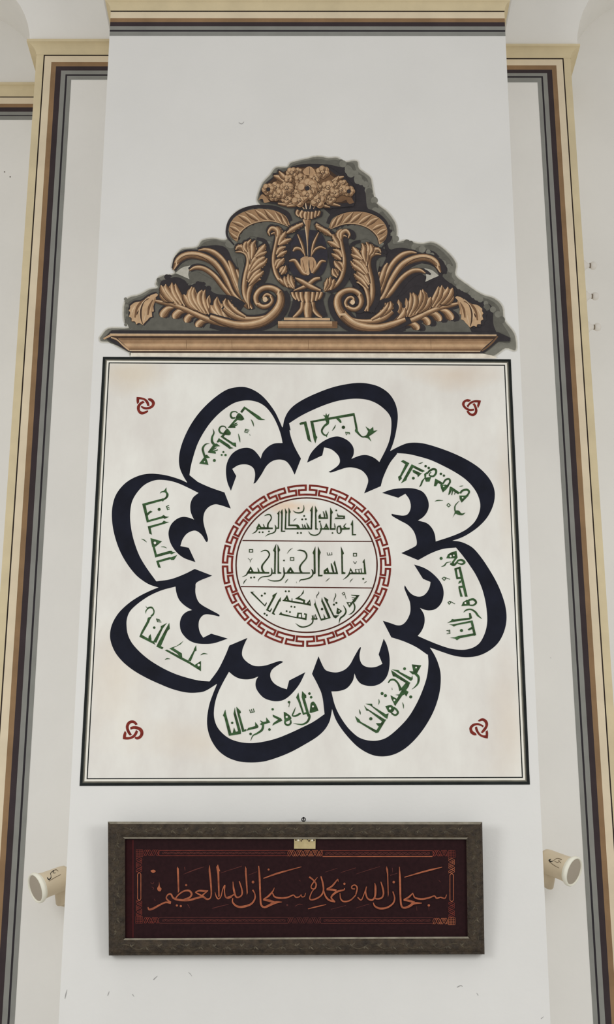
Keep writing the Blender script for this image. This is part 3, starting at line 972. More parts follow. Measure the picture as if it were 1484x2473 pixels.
def mural_shapes(text, fr, mir=False, scal=True):
    """-> list of (colour key, outline points) from back to front"""
    ox, oy, s = fr
    out, shadow, rims = [], [], []

    def tr(p):
        return mirror(p) if mir else p

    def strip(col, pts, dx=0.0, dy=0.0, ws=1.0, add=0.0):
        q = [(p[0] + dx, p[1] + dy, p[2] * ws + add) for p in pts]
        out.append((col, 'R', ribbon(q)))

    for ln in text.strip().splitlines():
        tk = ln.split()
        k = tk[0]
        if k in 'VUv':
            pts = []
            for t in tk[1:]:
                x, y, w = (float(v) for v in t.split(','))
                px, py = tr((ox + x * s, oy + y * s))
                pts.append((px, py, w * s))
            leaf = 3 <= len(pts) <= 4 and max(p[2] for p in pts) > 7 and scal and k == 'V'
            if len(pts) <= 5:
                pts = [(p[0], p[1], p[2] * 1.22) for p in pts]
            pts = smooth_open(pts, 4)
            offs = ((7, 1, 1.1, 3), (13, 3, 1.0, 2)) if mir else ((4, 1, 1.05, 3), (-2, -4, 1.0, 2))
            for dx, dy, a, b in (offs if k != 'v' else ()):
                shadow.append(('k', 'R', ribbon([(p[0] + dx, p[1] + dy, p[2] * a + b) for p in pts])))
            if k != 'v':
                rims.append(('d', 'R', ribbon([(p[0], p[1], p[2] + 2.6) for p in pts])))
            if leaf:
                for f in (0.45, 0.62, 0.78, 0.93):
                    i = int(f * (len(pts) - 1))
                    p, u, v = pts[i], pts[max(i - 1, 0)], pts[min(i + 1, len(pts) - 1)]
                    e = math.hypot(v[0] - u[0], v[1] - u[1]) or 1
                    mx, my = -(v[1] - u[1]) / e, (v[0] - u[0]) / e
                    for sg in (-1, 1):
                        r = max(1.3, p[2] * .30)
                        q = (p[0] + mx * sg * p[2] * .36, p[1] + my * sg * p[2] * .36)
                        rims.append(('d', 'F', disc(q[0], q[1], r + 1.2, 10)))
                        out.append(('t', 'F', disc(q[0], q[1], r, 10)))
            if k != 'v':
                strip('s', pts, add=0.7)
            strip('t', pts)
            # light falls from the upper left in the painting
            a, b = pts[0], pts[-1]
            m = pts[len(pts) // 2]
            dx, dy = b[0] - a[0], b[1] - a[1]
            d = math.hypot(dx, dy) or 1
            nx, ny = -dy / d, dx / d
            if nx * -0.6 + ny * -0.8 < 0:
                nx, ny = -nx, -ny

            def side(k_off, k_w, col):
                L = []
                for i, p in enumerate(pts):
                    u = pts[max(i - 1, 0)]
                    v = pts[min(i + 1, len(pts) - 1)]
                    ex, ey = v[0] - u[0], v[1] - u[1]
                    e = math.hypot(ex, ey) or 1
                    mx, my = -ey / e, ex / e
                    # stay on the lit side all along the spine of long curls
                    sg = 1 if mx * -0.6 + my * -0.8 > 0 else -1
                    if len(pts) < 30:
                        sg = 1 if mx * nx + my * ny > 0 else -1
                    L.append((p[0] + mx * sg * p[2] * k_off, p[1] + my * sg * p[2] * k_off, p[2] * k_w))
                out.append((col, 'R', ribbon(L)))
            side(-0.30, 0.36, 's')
            side(-0.45, 0.10, 'd')
            side(0.22, 0.34, 'l')
            side(0.26, 0.12, 'w')
        elif k == 'O':
            for t in tk[1:]:
                x, y, r, n = (float(v) for v in t.split(','))
                cx, cy = tr((ox + x * s, oy + y * s))
                R = r * s * 1.25
                pr = R * (0.50 if n > 4 else 0.58)
                for i in range(int(n)):
                    a = 2 * math.pi * i / n + x
                    u, v = cx + math.cos(a) * R * 0.58, cy + math.sin(a) * R * 0.5
                    out.append(('d', 'F', disc(u + 0.4, v + 0.5, pr + 0.55, 12)))
                    out.append(('t', 'F', disc(u, v, pr, 12)))
                    out.append(('s', 'F', disc(u + pr * .25, v + pr * .3, pr * .6, 10)))
                    out.append(('l', 'F', disc(u - pr * .18, v - pr * .18, pr * .62, 10)))
                out.append(('d', 'F', disc(cx, cy, R * .34, 12)))
                out.append(('l', 'F', disc(cx - .4, cy - .4, R * .25, 10)))
                out.append(('s', 'F', disc(cx + .6, cy + .6, R * .12, 8)))
        elif k == 'A':
            for kind, pts in parse(' '.join(['P'] + tk[2:]), ox, oy, s):
                pts = [tr(p) for p in pts]
                for dx, dy in ((9, 2), (4, 0)) if mir else ((-2, -4), (4, 2)):
                    shadow.append(('k', 'F', [(p[0] + dx, p[1] + dy) for p in pts]))
                rims.append(('d', 'F', [(p[0] + 0.9, p[1] + 1.0) for p in pts]))
                rims.append(('d', 'F', [(p[0] - 0.8, p[1] - 0.7) for p in pts]))
                out.append((tk[1], 'F', pts))
        else:
            col = tk[1]
            for kind, pts in parse(' '.join([k] + tk[2:]), ox, oy, s):
                out.append((col, 'F', [tr(p) for p in pts]))
    # the deepest back shapes come first, then the cast shadows, then the lobes
    back = []
    while out and out[0][0] in 'gknH' and out[0][1] == 'F':
        back.append(out.pop(0))
    return back + shadow + rims + out
# ------------------------------------------------------------------ paints
WALL = paint('white_plaster', (215, 213.5, 209.5), var=0.025, scale=1.6, rough=0.85, bump=0.10, bscale=45)
WALLB = paint('white_plaster_lightened', (221, 218.5, 213), var=0.03, scale=1.3, rough=0.85, bump=0.10, bscale=45)  # same plaster, coloured lighter to offset the dimmer light in the recesses
KB = 0.68      # the painted bands lie in the duller recesses
P_CREAM = paint('cream_band_paint', (188, 174, 142), var=0.07, scale=5, k=KB)
P_PALE = paint('pale_band_paint', (197, 183, 158), var=0.06, scale=5, k=KB)
P_BROWN = paint('brown_band_paint', (126, 100, 72), var=0.16, scale=5, k=KB)
P_DARK = paint('dark_band_paint', (50, 41, 43), var=0.14, scale=5, k=KB)
P_GREY = paint('grey_band_paint', (122, 122, 117), var=0.09, scale=5, k=KB)
P_LINE = paint('black_line_paint', (38, 34, 38), var=0.15, scale=9, k=KB)
P_BLACKL = paint('brown_black_line_paint', (36, 26, 20), var=0.15, scale=9, k=KB)
BANDS = [P_CREAM, P_BLACKL, P_PALE, P_BROWN, P_DARK, P_GREY, P_LINE, P_GREY]
FRAC = [0, .20, .235, .425, .56, .71, .835, .885, 1.0]

# ------------------------------------------------------------------ the stepped pier: pilaster, two set-back orders, arches
ZC = 5.18774 + 1.6            # underside of the painted impost band
ZT = ZC + 0.2425               # top of the impost, where the arches spring
D2L, D2R, D3 = 0.41113, 0.43559, 0.82315


def line_x(p0, p1, depth):
    a, b = at(p0[0], p0[1], depth), at(p1[0], p1[1], depth)
    return lambda z: a.x + (b.x - a.x) * (z - a.z) / (b.z - a.z)


PL = line_x((264.5, 90), (141.5, 2473), 0)
PR = line_x((1221.8, 90), (1330.6, 2473), 0)
X2L = line_x((71.5, 380), (1.0, 1420), D2L)
G2L = line_x((160.8, 380), (35.0, 2473), D2L)
X2R = line_x((1395.9, 400), (1461.5, 1380), D2R)
G2R = line_x((1311.2, 400), (1434.0, 2473), D2R)


def arch_outline(xin, edge, sgn, R, top):
    """outline (x, z) of one order: pier strip, arch opening beside it, far jamb"""
    e0, e1 = edge(0), edge(ZT) + sgn * 0.045
    pts = [(xin, 0), (e0, 0), (edge(ZT), ZT), (e1, ZT)]
    for k in range(1, 24):
        a = math.pi * k / 24
        pts.append((e1 + sgn * R * (1 - math.cos(a)), ZT + R * math.sin(a)))
    far = e1 + sgn * 2 * R
    pts += [(far, ZT), (far, 0), (far + sgn * 0.7, 0), (far + sgn * 0.7, top), (xin, top)]
    return pts


def both(edge_l, edge_r, Rl, Rr, top):
    a = arch_outline(0, edge_l, -1, Rl, top)[1:-1]
    b = arch_outline(0, edge_r, 1, Rr, top)[1:-1]
    return a[::-1] + b


def finish(bm, name, mat, bevel=0.0):
    bmesh.ops.recalc_face_normals(bm, faces=bm.faces)
    return bm_obj(name, bm, mat, kind='structure')


TOP = ZT + 2.2
DF = min(D2L, D2R) + 0.02
finish(extrude_outline([(PL(0), 0), (PR(0), 0), (PR(ZT), ZT), (PR(ZT), TOP), (PL(ZT), TOP), (PL(ZT), ZT)], 0.0, DF), 'wall_front', WALL)
for sgn, edge, nm in ((-1, PL, 'left'), (1, PR, 'right')):
    pts = arch_outline(0, edge, sgn, 0.9, TOP)[2:-5] + [(edge(ZT) + sgn * 1.85, ZT), (edge(ZT) + sgn * 1.85, TOP), (edge(ZT), TOP)]
    finish(extrude_outline(pts, 0.0, DF), 'wall_arch_' + nm, WALL)
    xf = edge(ZT) + sgn * 1.845
    finish(extrude_outline([(xf, 0), (xf + sgn * 0.6, 0), (xf + sgn * 0.6, TOP), (xf, TOP)], 0.0, DF), 'wall_far_' + nm, WALL)
finish(extrude_outline(arch_outline(-0.35, X2L, -1, 0.55, ZT + 2.2), D2L, D3 + 0.01), 'wall_left', WALLB)
finish(extrude_outline(arch_outline(0.35, X2R, 1, 0.68, ZT + 2.2), D2R, D3 + 0.01), 'wall_right', WALLB)
bm = bmesh.new()
bmesh.ops.create_cube(bm, size=1)
for v in bm.verts:
    v.co = (v.co.x * 8.4, D3 + 0.15 + v.co.y * 0.3, (v.co.z + 0.5) * (ZT + 2.2))
finish(bm, 'wall_back', WALLB)
FLOOR = paint('stone_floor', (170, 168, 166), var=0.1, scale=3, rough=0.6)
bm = bmesh.new()
bmesh.ops.create_cube(bm, size=1)
for v in bm.verts:
    v.co = (v.co.x * 8.4, -4.0 + v.co.y * 10.2, v.co.z * 0.1 - 0.05)
finish(bm, 'floor', FLOOR)

TRIM_N = [0]


def trim(verts, faces, mats, fmat=None, smooth=False):
    TRIM_N[0] += 1
    return mesh_obj('trim_%d' % TRIM_N[0], verts, faces, mats, fmat=fmat, kind='structure', smooth=smooth)


def cavetto(depth, xa, xb, zt, h, proj, flare_a, flare_b, mat, back=0.405):
    """impost moulding: hollow profile flaring forward (and sideways at free ends) towards its top"""
    N = 9
    prof = [(0.0018, 0.0)]
    for k in range(N + 1):
        a = (math.pi / 2) * k / N
        prof.append((0.002 + proj * (1 - math.cos(a)), 0.78 * h * math.sin(a) if k else 0.0))
    prof.append((proj + 0.002, h))
    prof.append((0.0, h))
    verts, faces = [], []
    for p, z in prof:
        zz = zt - h + z
        verts.append((xa(zz) - (p if flare_a else 0), depth - p, zz))
        verts.append((xb(zz) + (p if flare_b else 0), depth - p, zz))
        verts.append((xa(zz) - (p if flare_a else 0), depth + back, zz))
        verts.append((xb(zz) + (p if flare_b else 0), depth + back, zz))
    for i in range(len(prof) - 1):
        a, b = 4 * i, 4 * i + 4
        faces += [(a, a + 1, b + 1, b), (a + 2, a, b, b + 2), (a + 1, a + 3, b + 3, b + 1)]
    return trim(verts, faces, mat)


K = lambda v: (lambda z: v)

def top_band(depth, xa, xb, ys, xpix):
    verts, faces, fm = [], [], []
    y = depth - 0.0012
    zs = [at(xpix, v, depth).z for v in ys]
    for i in range(8):
        n = len(verts)
        za, zb = zs[i], zs[i + 1]
        verts += [(xa(za), y, za), (xb(za), y, za), (xb(zb), y, zb), (xa(zb), y, zb)]
        faces.append((n, n + 1, n + 2, n + 3))
        fm.append(i)
    trim(verts, faces, BANDS, fm)
    return zs


zs1 = top_band(0.0, PL, PR, [1, 26.4, 29, 44.5, 54, 64, 72.8, 77, 86.8], 740)
cavetto(0.0, PL, PR, zs1[0] - 0.012, zs1[0] - 0.012 - zs1[1], 0.028, True, True, P_CREAM)


def corner_band(depth, edge, grey, ys, xpix, xin):
    verts, faces, fm = [], [], []
    y = depth - 0.0012
    zs = [at(xpix, v, depth).z for v in ys]
    for i in range(8):
        f0, f1 = FRAC[i], FRAC[i + 1]
        za, zb = zs[i], zs[i + 1]
        xo = lambda f, z: edge(z) + (grey(z) - edge(z)) * f
        for q in ([(xin, y, za), (xo(f0, za), y, za), (xo(f1, zb), y, zb), (xin, y, zb)],
                  [(xo(f0, za), y, za), (xo(f0, 0), y, 0.0), (xo(f1, 0), y, 0.0), (xo(f1, zb), y, zb)]):
            n = len(verts)
            verts += q
            faces.append((n, n + 1, n + 2, n + 3))
            fm.append(i)
    trim(verts, faces, BANDS, fm)
    return zs


zs2 = corner_band(D2L, X2L, G2L, [107.3, 132.6, 135.6, 150.1, 160.4, 170.6, 179.8, 183.3, 192.6], 230, -0.4)
cavetto(D2L, X2L, K(-0.4), zs2[0], zs2[0] - zs2[1], 0.05, True, False, P_CREAM)
zs3 = corner_band(D2R, X2R, G2R, [118.6, 140.7, 143.5, 158.2, 168.5, 177.1, 184.1, 187.9, 199], 1250, 0.4)
cavetto(D2R, K(0.4), X2R, zs3[0], zs3[0] - zs3[1], 0.05, False, True, P_CREAM)
zs4 = top_band(D3, K(-4.1), K(-0.8), [207, 233.5, 236, 250.7, 259.5, 270, 278, 280.5, 289.8], 20)
cavetto(D3, K(-4.1), K(-0.8), zs4[0], zs4[0] - zs4[1], 0.035, False, False, P_CREAM)


# ------------------------------------------------------------------ flat painted work
class Flat:
    """collects painted shapes on a wall plane; every colour coat lies a hair above the one before"""

    def __init__(self, mats, y0=-0.002, step=8e-6, plane=None):
        self.mats = mats
        self.idx = {k: i for i, k in enumerate(mats)}
        self.v, self.f, self.m = [], [], []
        self.lay = 0
        self.y0, self.step, self.plane = y0, step, plane

    def put(self, p):
        off = -self.y0 + self.lay * self.step
        if self.plane:
            c, n = self.plane
            return on_plane(p[0], p[1], c + n * off, n)
        return at(p[0], p[1], -off)

    def poly(self, pts, key, bump=True):
        if bump:
            self.lay += 1
        w = [self.put(p) for p in pts]
        n = len(self.v)
        self.v += w
        if len(pts) == 4:
            tris = [(0, 1, 2, 3)] if _convex(pts) else tessellate_polygon([[Vector((p[0], p[1], 0)) for p in pts]])
        else:
            tris = tessellate_polygon([[Vector((p[0], p[1], 0)) for p in pts]])
        for t in tris:
            t = list(t)
            a, b, c = (pts[t[0]], pts[t[1]], pts[t[2]])
            if (b[0] - a[0]) * (c[1] - a[1]) - (b[1] - a[1]) * (c[0] - a[0]) > 0:
                t = t[::-1]
            self.f.append([n + i for i in t])
            self.m.append(self.idx[key])

    def quads(self, qs, key):
        self.lay += 1
        for q in qs:
            self.poly(q, key, False)

    def build(self, name, parent, label=None):
        return mesh_obj(name, self.v, self.f, list(self.mats.values()), parent, fmat=self.m, label=label)


def _convex(p):
    s = 0
    for i in range(4):
        a, b, c = p[i], p[(i + 1) % 4], p[(i + 2) % 4]
        z = (b[0] - a[0]) * (c[1] - b[1]) - (b[1] - a[1]) * (c[0] - b[0])
        if abs(z) < 1e-9:
            continue
        if s and (z > 0) != (s > 0):
            return False
        s = 1 if z > 0 else -1
    return True


# ------------------------------------------------------------------ the square calligraphy panel
def panel_ground():
    m = paint('aged_cream_ground', (221, 216, 208.5), var=0.085, scale=2.6, rough=0.8, stretch=(1.6, 1, 0.8))
    nt = m.node_tree
    b = nt.nodes['Principled BSDF']
    src = b.inputs['Base Color'].links[0].from_socket
    g = [n for n in nt.nodes if n.type == 'NEW_GEOMETRY'][0]

    def stain(center, rad, color, amt, prev, scl):
        sub = nt.nodes.new('ShaderNodeVectorMath')
        sub.operation = 'SUBTRACT'
        sub.inputs[1].default_value = center
        nt.links.new(g.outputs['Position'], sub.inputs[0])
        sc = nt.nodes.new('ShaderNodeVectorMath')
        sc.operation = 'MULTIPLY'
        sc.inputs[1].default_value = (1 / rad[0], 0, 1 / rad[1])
        nt.links.new(sub.outputs[0], sc.inputs[0])
        ln = nt.nodes.new('ShaderNodeVectorMath')
        ln.operation = 'LENGTH'
        nt.links.new(sc.outputs[0], ln.inputs[0])
        no = nt.nodes.new('ShaderNodeTexNoise')
        no.inputs['Scale'].default_value = scl
        no.inputs['Detail'].default_value = 6
        nt.links.new(g.outputs['Position'], no.inputs['Vector'])
        ad = nt.nodes.new('ShaderNodeMath')
        ad.operation = 'MULTIPLY_ADD'
        ad.inputs[1].default_value = 1.4
        nt.links.new(no.outputs['Fac'], ad.inputs[0])
        nt.links.new(ln.outputs['Value'], ad.inputs[2])
        r = nt.nodes.new('ShaderNodeMapRange')
        r.inputs['From Min'].default_value = 0.75
        r.inputs['From Max'].default_value = 1.75
        r.inputs['To Min'].default_value = amt
        r.inputs['To Max'].default_value = 0.0
        nt.links.new(ad.outputs[0], r.inputs['Value'])
        mx = nt.nodes.new('ShaderNodeMixRGB')
        mx.inputs['Color2'].default_value = rgb(color)
        nt.links.new(r.outputs[0], mx.inputs['Fac'])
        nt.links.new(prev, mx.inputs['Color1'])
        return mx.outputs['Color']
    s = src
    c = at(705, 1222)
    s = stain((c.x, 0, c.z), (0.17, 0.05), (222, 184, 144), 0.58, s, 9)
    for px, py, rx, rz, col, amt in ((1090, 905, .28, .10, (205, 184, 160), .5), (310, 900, .25, .12, (208, 190, 160), .45),
                                     (1225, 1180, .07, .45, (208, 192, 172), .4), (1235, 1760, .12, .4, (210, 194, 174), .4),
                                     (280, 1640, .18, .35, (212, 196, 174), .4), (480, 1790, .3, .12, (212, 196, 174), .35)):
        c = at(px, py)
        s = stain((c.x, 0, c.z), (rx, rz), col, amt, s, 4)
    nt.links.new(s, b.inputs['Base Color'])
    return m


GROUND_M = panel_ground()
INK = paint('blue_black_paint', (22, 23, 31), c2=(29, 31, 43), scale=7, rough=0.7, spec=0.12)
EDGE_K = paint('black_border_paint', (24, 26, 26), c2=(34, 38, 37), scale=12, rough=0.7, spec=0.12)
EDGE_M = paint('border_blend_paint', (68, 68, 61), var=0.14, scale=16, rough=0.7)
EDGE_G = paint('grey_border_paint', (118, 114, 102), var=0.16, scale=16, rough=0.7)
EDGE_W = paint('white_border_paint', (226, 219, 208), var=0.03, scale=8)
GREEN = paint('green_letter_paint', (40, 56, 33), c2=(64, 98, 60), scale=38, rough=0.7, spec=0.15)
GREEND = paint('dark_green_letter_paint', (34, 42, 26), c2=(54, 74, 42), scale=40, rough=0.7, spec=0.15)
RED = paint('red_brown_paint', (98, 28, 23), c2=(128, 48, 37), scale=30, rough=0.7, spec=0.15)
LINEB = paint('dark_red_line_paint', (60, 24, 18), c2=(84, 40, 30), scale=30, rough=0.7, spec=0.15)

C0 = [(249.0, 862.3), (1234.5, 868.2), (1280.6, 1895.0), (192.5, 1898.2)]
W0 = [at(*p) for p in C0]
pc = (W0[0] + W0[1] + W0[2] + W0[3]) / 4
panel = thing('calligraphy_panel', 'square cream painted wall panel with dark eight-petal lettering around a red key-pattern ring', 'wall painting', (pc.x, 0, pc.z))


def inset(d):
    """panel corners moved inward by d metres"""
    out = []
    for i in range(4):
        p, a, b = W0[i], W0[i - 1], W0[(i + 1) % 4]
        out.append(p + (a - p).normalized() * d + (b - p).normalized() * d)
    return out


def ring_quads(d0, d1, y):
    a, b = inset(d0), inset(d1)
    v = [Vector((p.x, y, p.z)) for p in a + b]
    return v, [(i, (i + 1) % 4, 4 + (i + 1) % 4, 4 + i) for i in range(4)]


bv, bf, bmx = [], [], []
for (d0, d1, mi) in ((0, .0125, 0), (.0125, .0165, 1), (.0165, .0215, 2), (.0215, .031, 3), (.031, .0362, 0)):
    v, f = ring_quads(d0, d1, -0.0022)
    n = len(bv)
    bv += v
    bf += [tuple(n + i for i in q)[::-1] for q in f]
    bmx += [mi] * 4
mesh_obj('border', bv, bf, [EDGE_K, EDGE_M, EDGE_G, EDGE_W], panel, fmat=bmx, label='black and grey painted border with a thin inner line')
g = inset(.002)
mesh_obj('ground', [Vector((p.x, -0.0016, p.z)) for p in g], [(3, 2, 1, 0)], GROUND_M, panel)

for k in 'ABCDEFGH':
    fl = Flat({'ink': INK}, y0=-0.0024 - 0.00004 * ord(k) % 3)
    fl.y0 = -0.0024 - 0.00003 * (ord(k) - 65)
    for _, pts in parse(PETAL[k], *FR[k]):
        fl.poly(pts, 'ink')
    fl.build('petal_letter', panel)
for k in 'ABCDEFGH':
    fl = Flat({'g': GREEN, 'c': GROUND_M}, y0=-0.0028)
    for kind, pts in parse(VERSE[k], *FR[k]):
        fl.poly(pts, 'g' if kind == 'F' else 'c')
    fl.build('verse_lettering', panel)
for k in ('K1', 'K2', 'K3', 'K4'):
    fl = Flat({'r': RED}, y0=-0.0026)
    for kind, pts in parse(KNOT[k], *FR[k]):
        fl.poly(pts, 'r')
    fl.build('corner_knot', panel)

# red key-pattern ring: 24 repeats of one continuous bent line
fl = Flat({'r': RED}, y0=-0.0026)
ECX, ECY, ERX, ERY = 740.8, 1366.2, 204.6, 196.2
LW = 4.6


def ring_pt(u, v):
    a = math.radians(-90 + 1.9 + u * 15.0)
    inn = LW / 2 + (26.5 - LW) * (1 - v)
    return (ECX + (ERX - inn) * math.cos(a), ECY + (ERY - inn) * math.sin(a))


def arc_line(u0, v0, u1, v1):
    n = max(1, int(abs(u1 - u0) * 8))
    du = (LW / 2) / (ERX * math.radians(15)) * (1 if u1 > u0 else -1) if u1 != u0 else 0
    dv = (LW / 2) / (26.5 - LW) * (1 if v1 > v0 else -1) if v1 != v0 else 0
    pts = []
    for i in range(n + 1):
        t = i / n
        p = ring_pt(u0 - du + (u1 - u0 + 2 * du) * t, v0 - dv + (v1 - v0 + 2 * dv) * t)
        pts.append((p[0], p[1], LW))
    fl.quads(ribbon(pts), 'r')


for i in range(24):
    path = [(0.03, .52), (0.03, 1), (.84, 1), (.84, .5), (.5, .5), (.5, 0), (1.36, 0), (1.36, .52), (1.03, .52)]
    for (a, b), (c, d) in zip(path, path[1:]):
        arc_line(i + a, b, i + c, d)
fl.build('key_pattern_ring', panel, 'red key-pattern ring around the medallion')
fl = Flat({'l': LINEB}, y0=-0.0026)
circ = []
for i in range(97):
    a = 2 * math.pi * i / 96
    circ.append((741 + 170.5 * math.cos(a), 1364.8 + 162.4 * math.sin(a), 3.3))
fl.quads(ribbon(circ), 'l')
fl.quads(ribbon([(586, 1305.3, 2.6), (740, 1306.8, 2.6), (899.5, 1307.5, 2.4)]), 'l')
fl.quads(ribbon([(582, 1416.6, 2.6), (740, 1418.4, 2.6), (899, 1420, 2.4)]), 'l')
fl.build('medallion_line', panel, 'thin dark red circle with two dividing lines')
for L in (LINES[0], LINES[1][:1], LINES[1][1:], LINES[2]):
    fl = Flat({'g': GREEND, 'c': GROUND_M}, y0=-0.0028)
    for fr, txt in L:
        for kind, pts in parse(txt, *FR[fr], 1.12):
            fl.poly(pts, 'g' if kind == 'F' else 'c')
    fl.build('medallion_lettering', panel)

# ------------------------------------------------------------------ the painted pediment above it
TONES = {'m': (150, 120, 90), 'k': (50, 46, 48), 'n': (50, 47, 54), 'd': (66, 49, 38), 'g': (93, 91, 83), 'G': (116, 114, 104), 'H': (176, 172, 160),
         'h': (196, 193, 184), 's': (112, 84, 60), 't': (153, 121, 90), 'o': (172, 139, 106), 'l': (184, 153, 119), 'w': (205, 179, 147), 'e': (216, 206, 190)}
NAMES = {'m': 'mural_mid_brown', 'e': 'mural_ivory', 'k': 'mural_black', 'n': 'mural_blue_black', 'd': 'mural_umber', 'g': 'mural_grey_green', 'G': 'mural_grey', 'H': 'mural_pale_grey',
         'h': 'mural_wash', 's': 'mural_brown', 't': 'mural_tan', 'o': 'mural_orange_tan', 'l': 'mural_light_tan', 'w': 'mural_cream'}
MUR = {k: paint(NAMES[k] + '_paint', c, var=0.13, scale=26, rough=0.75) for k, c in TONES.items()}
pb = at(742, 860)
ped = thing('painted_pediment', 'brown trompe-l\'oeil painted pediment of leaf scrolls, urn and flower bouquet on a ledge', 'wall painting', (pb.x, 0, pb.z))


def pxlist(t):
    return [tuple(float(v) for v in p.split(',')) for p in t.split()]


def round_outline(pts, n=4):
    N = len(pts)
    cor = []
    for i in range(N):
        a = math.dist(pts[i - 1], pts[i])
        b = math.dist(pts[i], pts[(i + 1) % N])
        cor.append(max(a, b) > 3.0 * min(a, b) or max(a, b) > 120)
    return smooth_closed(pts, cor, n)


def grow(pts, d):
    """push an outline outward (screen y is down; outline runs clockwise from the left)"""
    n = len(pts)
    out = []
    for i in range(n):
        a, b = pts[i - 1], pts[(i + 1) % n]
        dx, dy = b[0] - a[0], b[1] - a[1]
        e = math.hypot(dx, dy) or 1
        out.append((pts[i][0] + dy / e * d, pts[i][1] - dx / e * d))
    return out


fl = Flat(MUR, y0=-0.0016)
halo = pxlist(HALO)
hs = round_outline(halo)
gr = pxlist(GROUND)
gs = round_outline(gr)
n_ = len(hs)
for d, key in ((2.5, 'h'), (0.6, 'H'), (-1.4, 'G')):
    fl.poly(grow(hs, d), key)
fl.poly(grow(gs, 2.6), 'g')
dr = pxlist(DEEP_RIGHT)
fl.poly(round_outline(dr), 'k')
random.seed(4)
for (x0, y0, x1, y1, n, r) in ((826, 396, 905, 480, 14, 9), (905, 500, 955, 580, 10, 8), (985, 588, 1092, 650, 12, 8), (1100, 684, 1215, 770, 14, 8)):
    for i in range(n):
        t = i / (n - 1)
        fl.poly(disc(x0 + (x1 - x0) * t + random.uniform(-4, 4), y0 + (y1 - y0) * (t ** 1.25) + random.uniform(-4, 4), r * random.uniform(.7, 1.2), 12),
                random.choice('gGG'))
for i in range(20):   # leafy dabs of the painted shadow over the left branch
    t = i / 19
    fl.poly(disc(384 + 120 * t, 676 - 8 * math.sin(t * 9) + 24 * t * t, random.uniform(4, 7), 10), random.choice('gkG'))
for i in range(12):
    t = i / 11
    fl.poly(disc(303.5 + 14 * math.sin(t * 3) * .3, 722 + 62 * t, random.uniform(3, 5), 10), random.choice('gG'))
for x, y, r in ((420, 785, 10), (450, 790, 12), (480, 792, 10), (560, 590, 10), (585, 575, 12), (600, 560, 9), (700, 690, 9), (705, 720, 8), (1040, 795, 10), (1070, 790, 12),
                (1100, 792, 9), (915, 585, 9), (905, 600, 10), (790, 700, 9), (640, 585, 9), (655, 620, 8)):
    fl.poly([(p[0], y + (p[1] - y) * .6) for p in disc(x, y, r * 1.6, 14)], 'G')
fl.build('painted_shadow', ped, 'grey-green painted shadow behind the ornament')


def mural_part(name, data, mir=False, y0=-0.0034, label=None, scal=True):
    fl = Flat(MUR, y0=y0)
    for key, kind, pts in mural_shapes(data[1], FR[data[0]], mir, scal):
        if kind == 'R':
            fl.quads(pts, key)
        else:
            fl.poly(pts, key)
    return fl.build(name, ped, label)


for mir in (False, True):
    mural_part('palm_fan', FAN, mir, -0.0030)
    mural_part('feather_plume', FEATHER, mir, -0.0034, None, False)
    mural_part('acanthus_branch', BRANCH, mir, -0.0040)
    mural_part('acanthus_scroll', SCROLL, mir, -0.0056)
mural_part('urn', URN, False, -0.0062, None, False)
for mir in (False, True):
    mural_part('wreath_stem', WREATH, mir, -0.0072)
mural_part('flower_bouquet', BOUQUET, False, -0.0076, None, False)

fl = Flat(MUR, y0=-0.0080)
fl.poly([(252, 815), (271, 797.5), (1204, 802), (1234, 816), (1232, 824), (1204, 824), (1165, 856), (311, 850), (268, 824)], 'k')
fl.poly([(266, 806), (1200, 808.5), (1200, 812), (266, 811.5)], 'l')
fl.poly([(266, 805.5), (1200, 808), (1200, 809.5), (266, 807.3)], 'w')
fl.poly([(249, 817), (268, 806), (270, 811.5), (252, 820)], 'l')
fl.poly([(270, 812.3), (1199, 813), (1195, 818.5), (276, 817.5)], 'd')
fl.poly([(285, 817.5), (1193, 818.8), (1161, 847.5), (313, 845)], 't')
for y0_, y1_, key in ((818.5, 821, 's'), (821, 824.5, 'm'), (824.5, 828.5, 't'), (828.5, 831, 'o'), (831, 836, 'l'), (836, 838.5, 'o'), (838.5, 842, 't'), (842, 844.6, 's')):
    f = lambda y: ((y - 817.5) / 27.5)
    xl = lambda y: 288 + 25 * f(y)
    xr = lambda y: 1192 - 31 * f(y)
    fl.poly([(xl(y0_), y0_), (xr(y0_), y0_ + 1.4), (xr(y1_), y1_ + 1.6), (xl(y1_), y1_)], key)
fl.poly([(313, 845.2), (1161, 847.6), (1161, 849.6), (313, 847.6)], 'w')
fl.poly([(318, 848.2), (1160, 850), (1160, 853), (318, 851.5)], 'd')
fl.quads(ribbon(smooth_open([(268, 815, 3), (280, 819, 4), (292, 829, 4.5), (312, 846, 3)], 5)), 'l')
fl.quads(ribbon(smooth_open([(272, 818, 1.2), (284, 824, 1.5), (294, 834, 1.5), (308, 846, 1)], 5)), 'd')
fl.quads(ribbon(smooth_open([(1203, 812, 3), (1192, 825, 4), (1178, 838, 4), (1164, 848, 2)], 5)), 's')
fl.poly([(316, 852.2), (1167, 854), (1200, 861), (1200, 865), (316, 861)], 'e')
for x in (450, 560, 745, 1041):
    fl.quads(ribbon([(x, 819, .9), (x + 1, 845, .9)]), 's')
fl.build('ledge', ped, 'tan painted cornice ledge with pale edge lines')

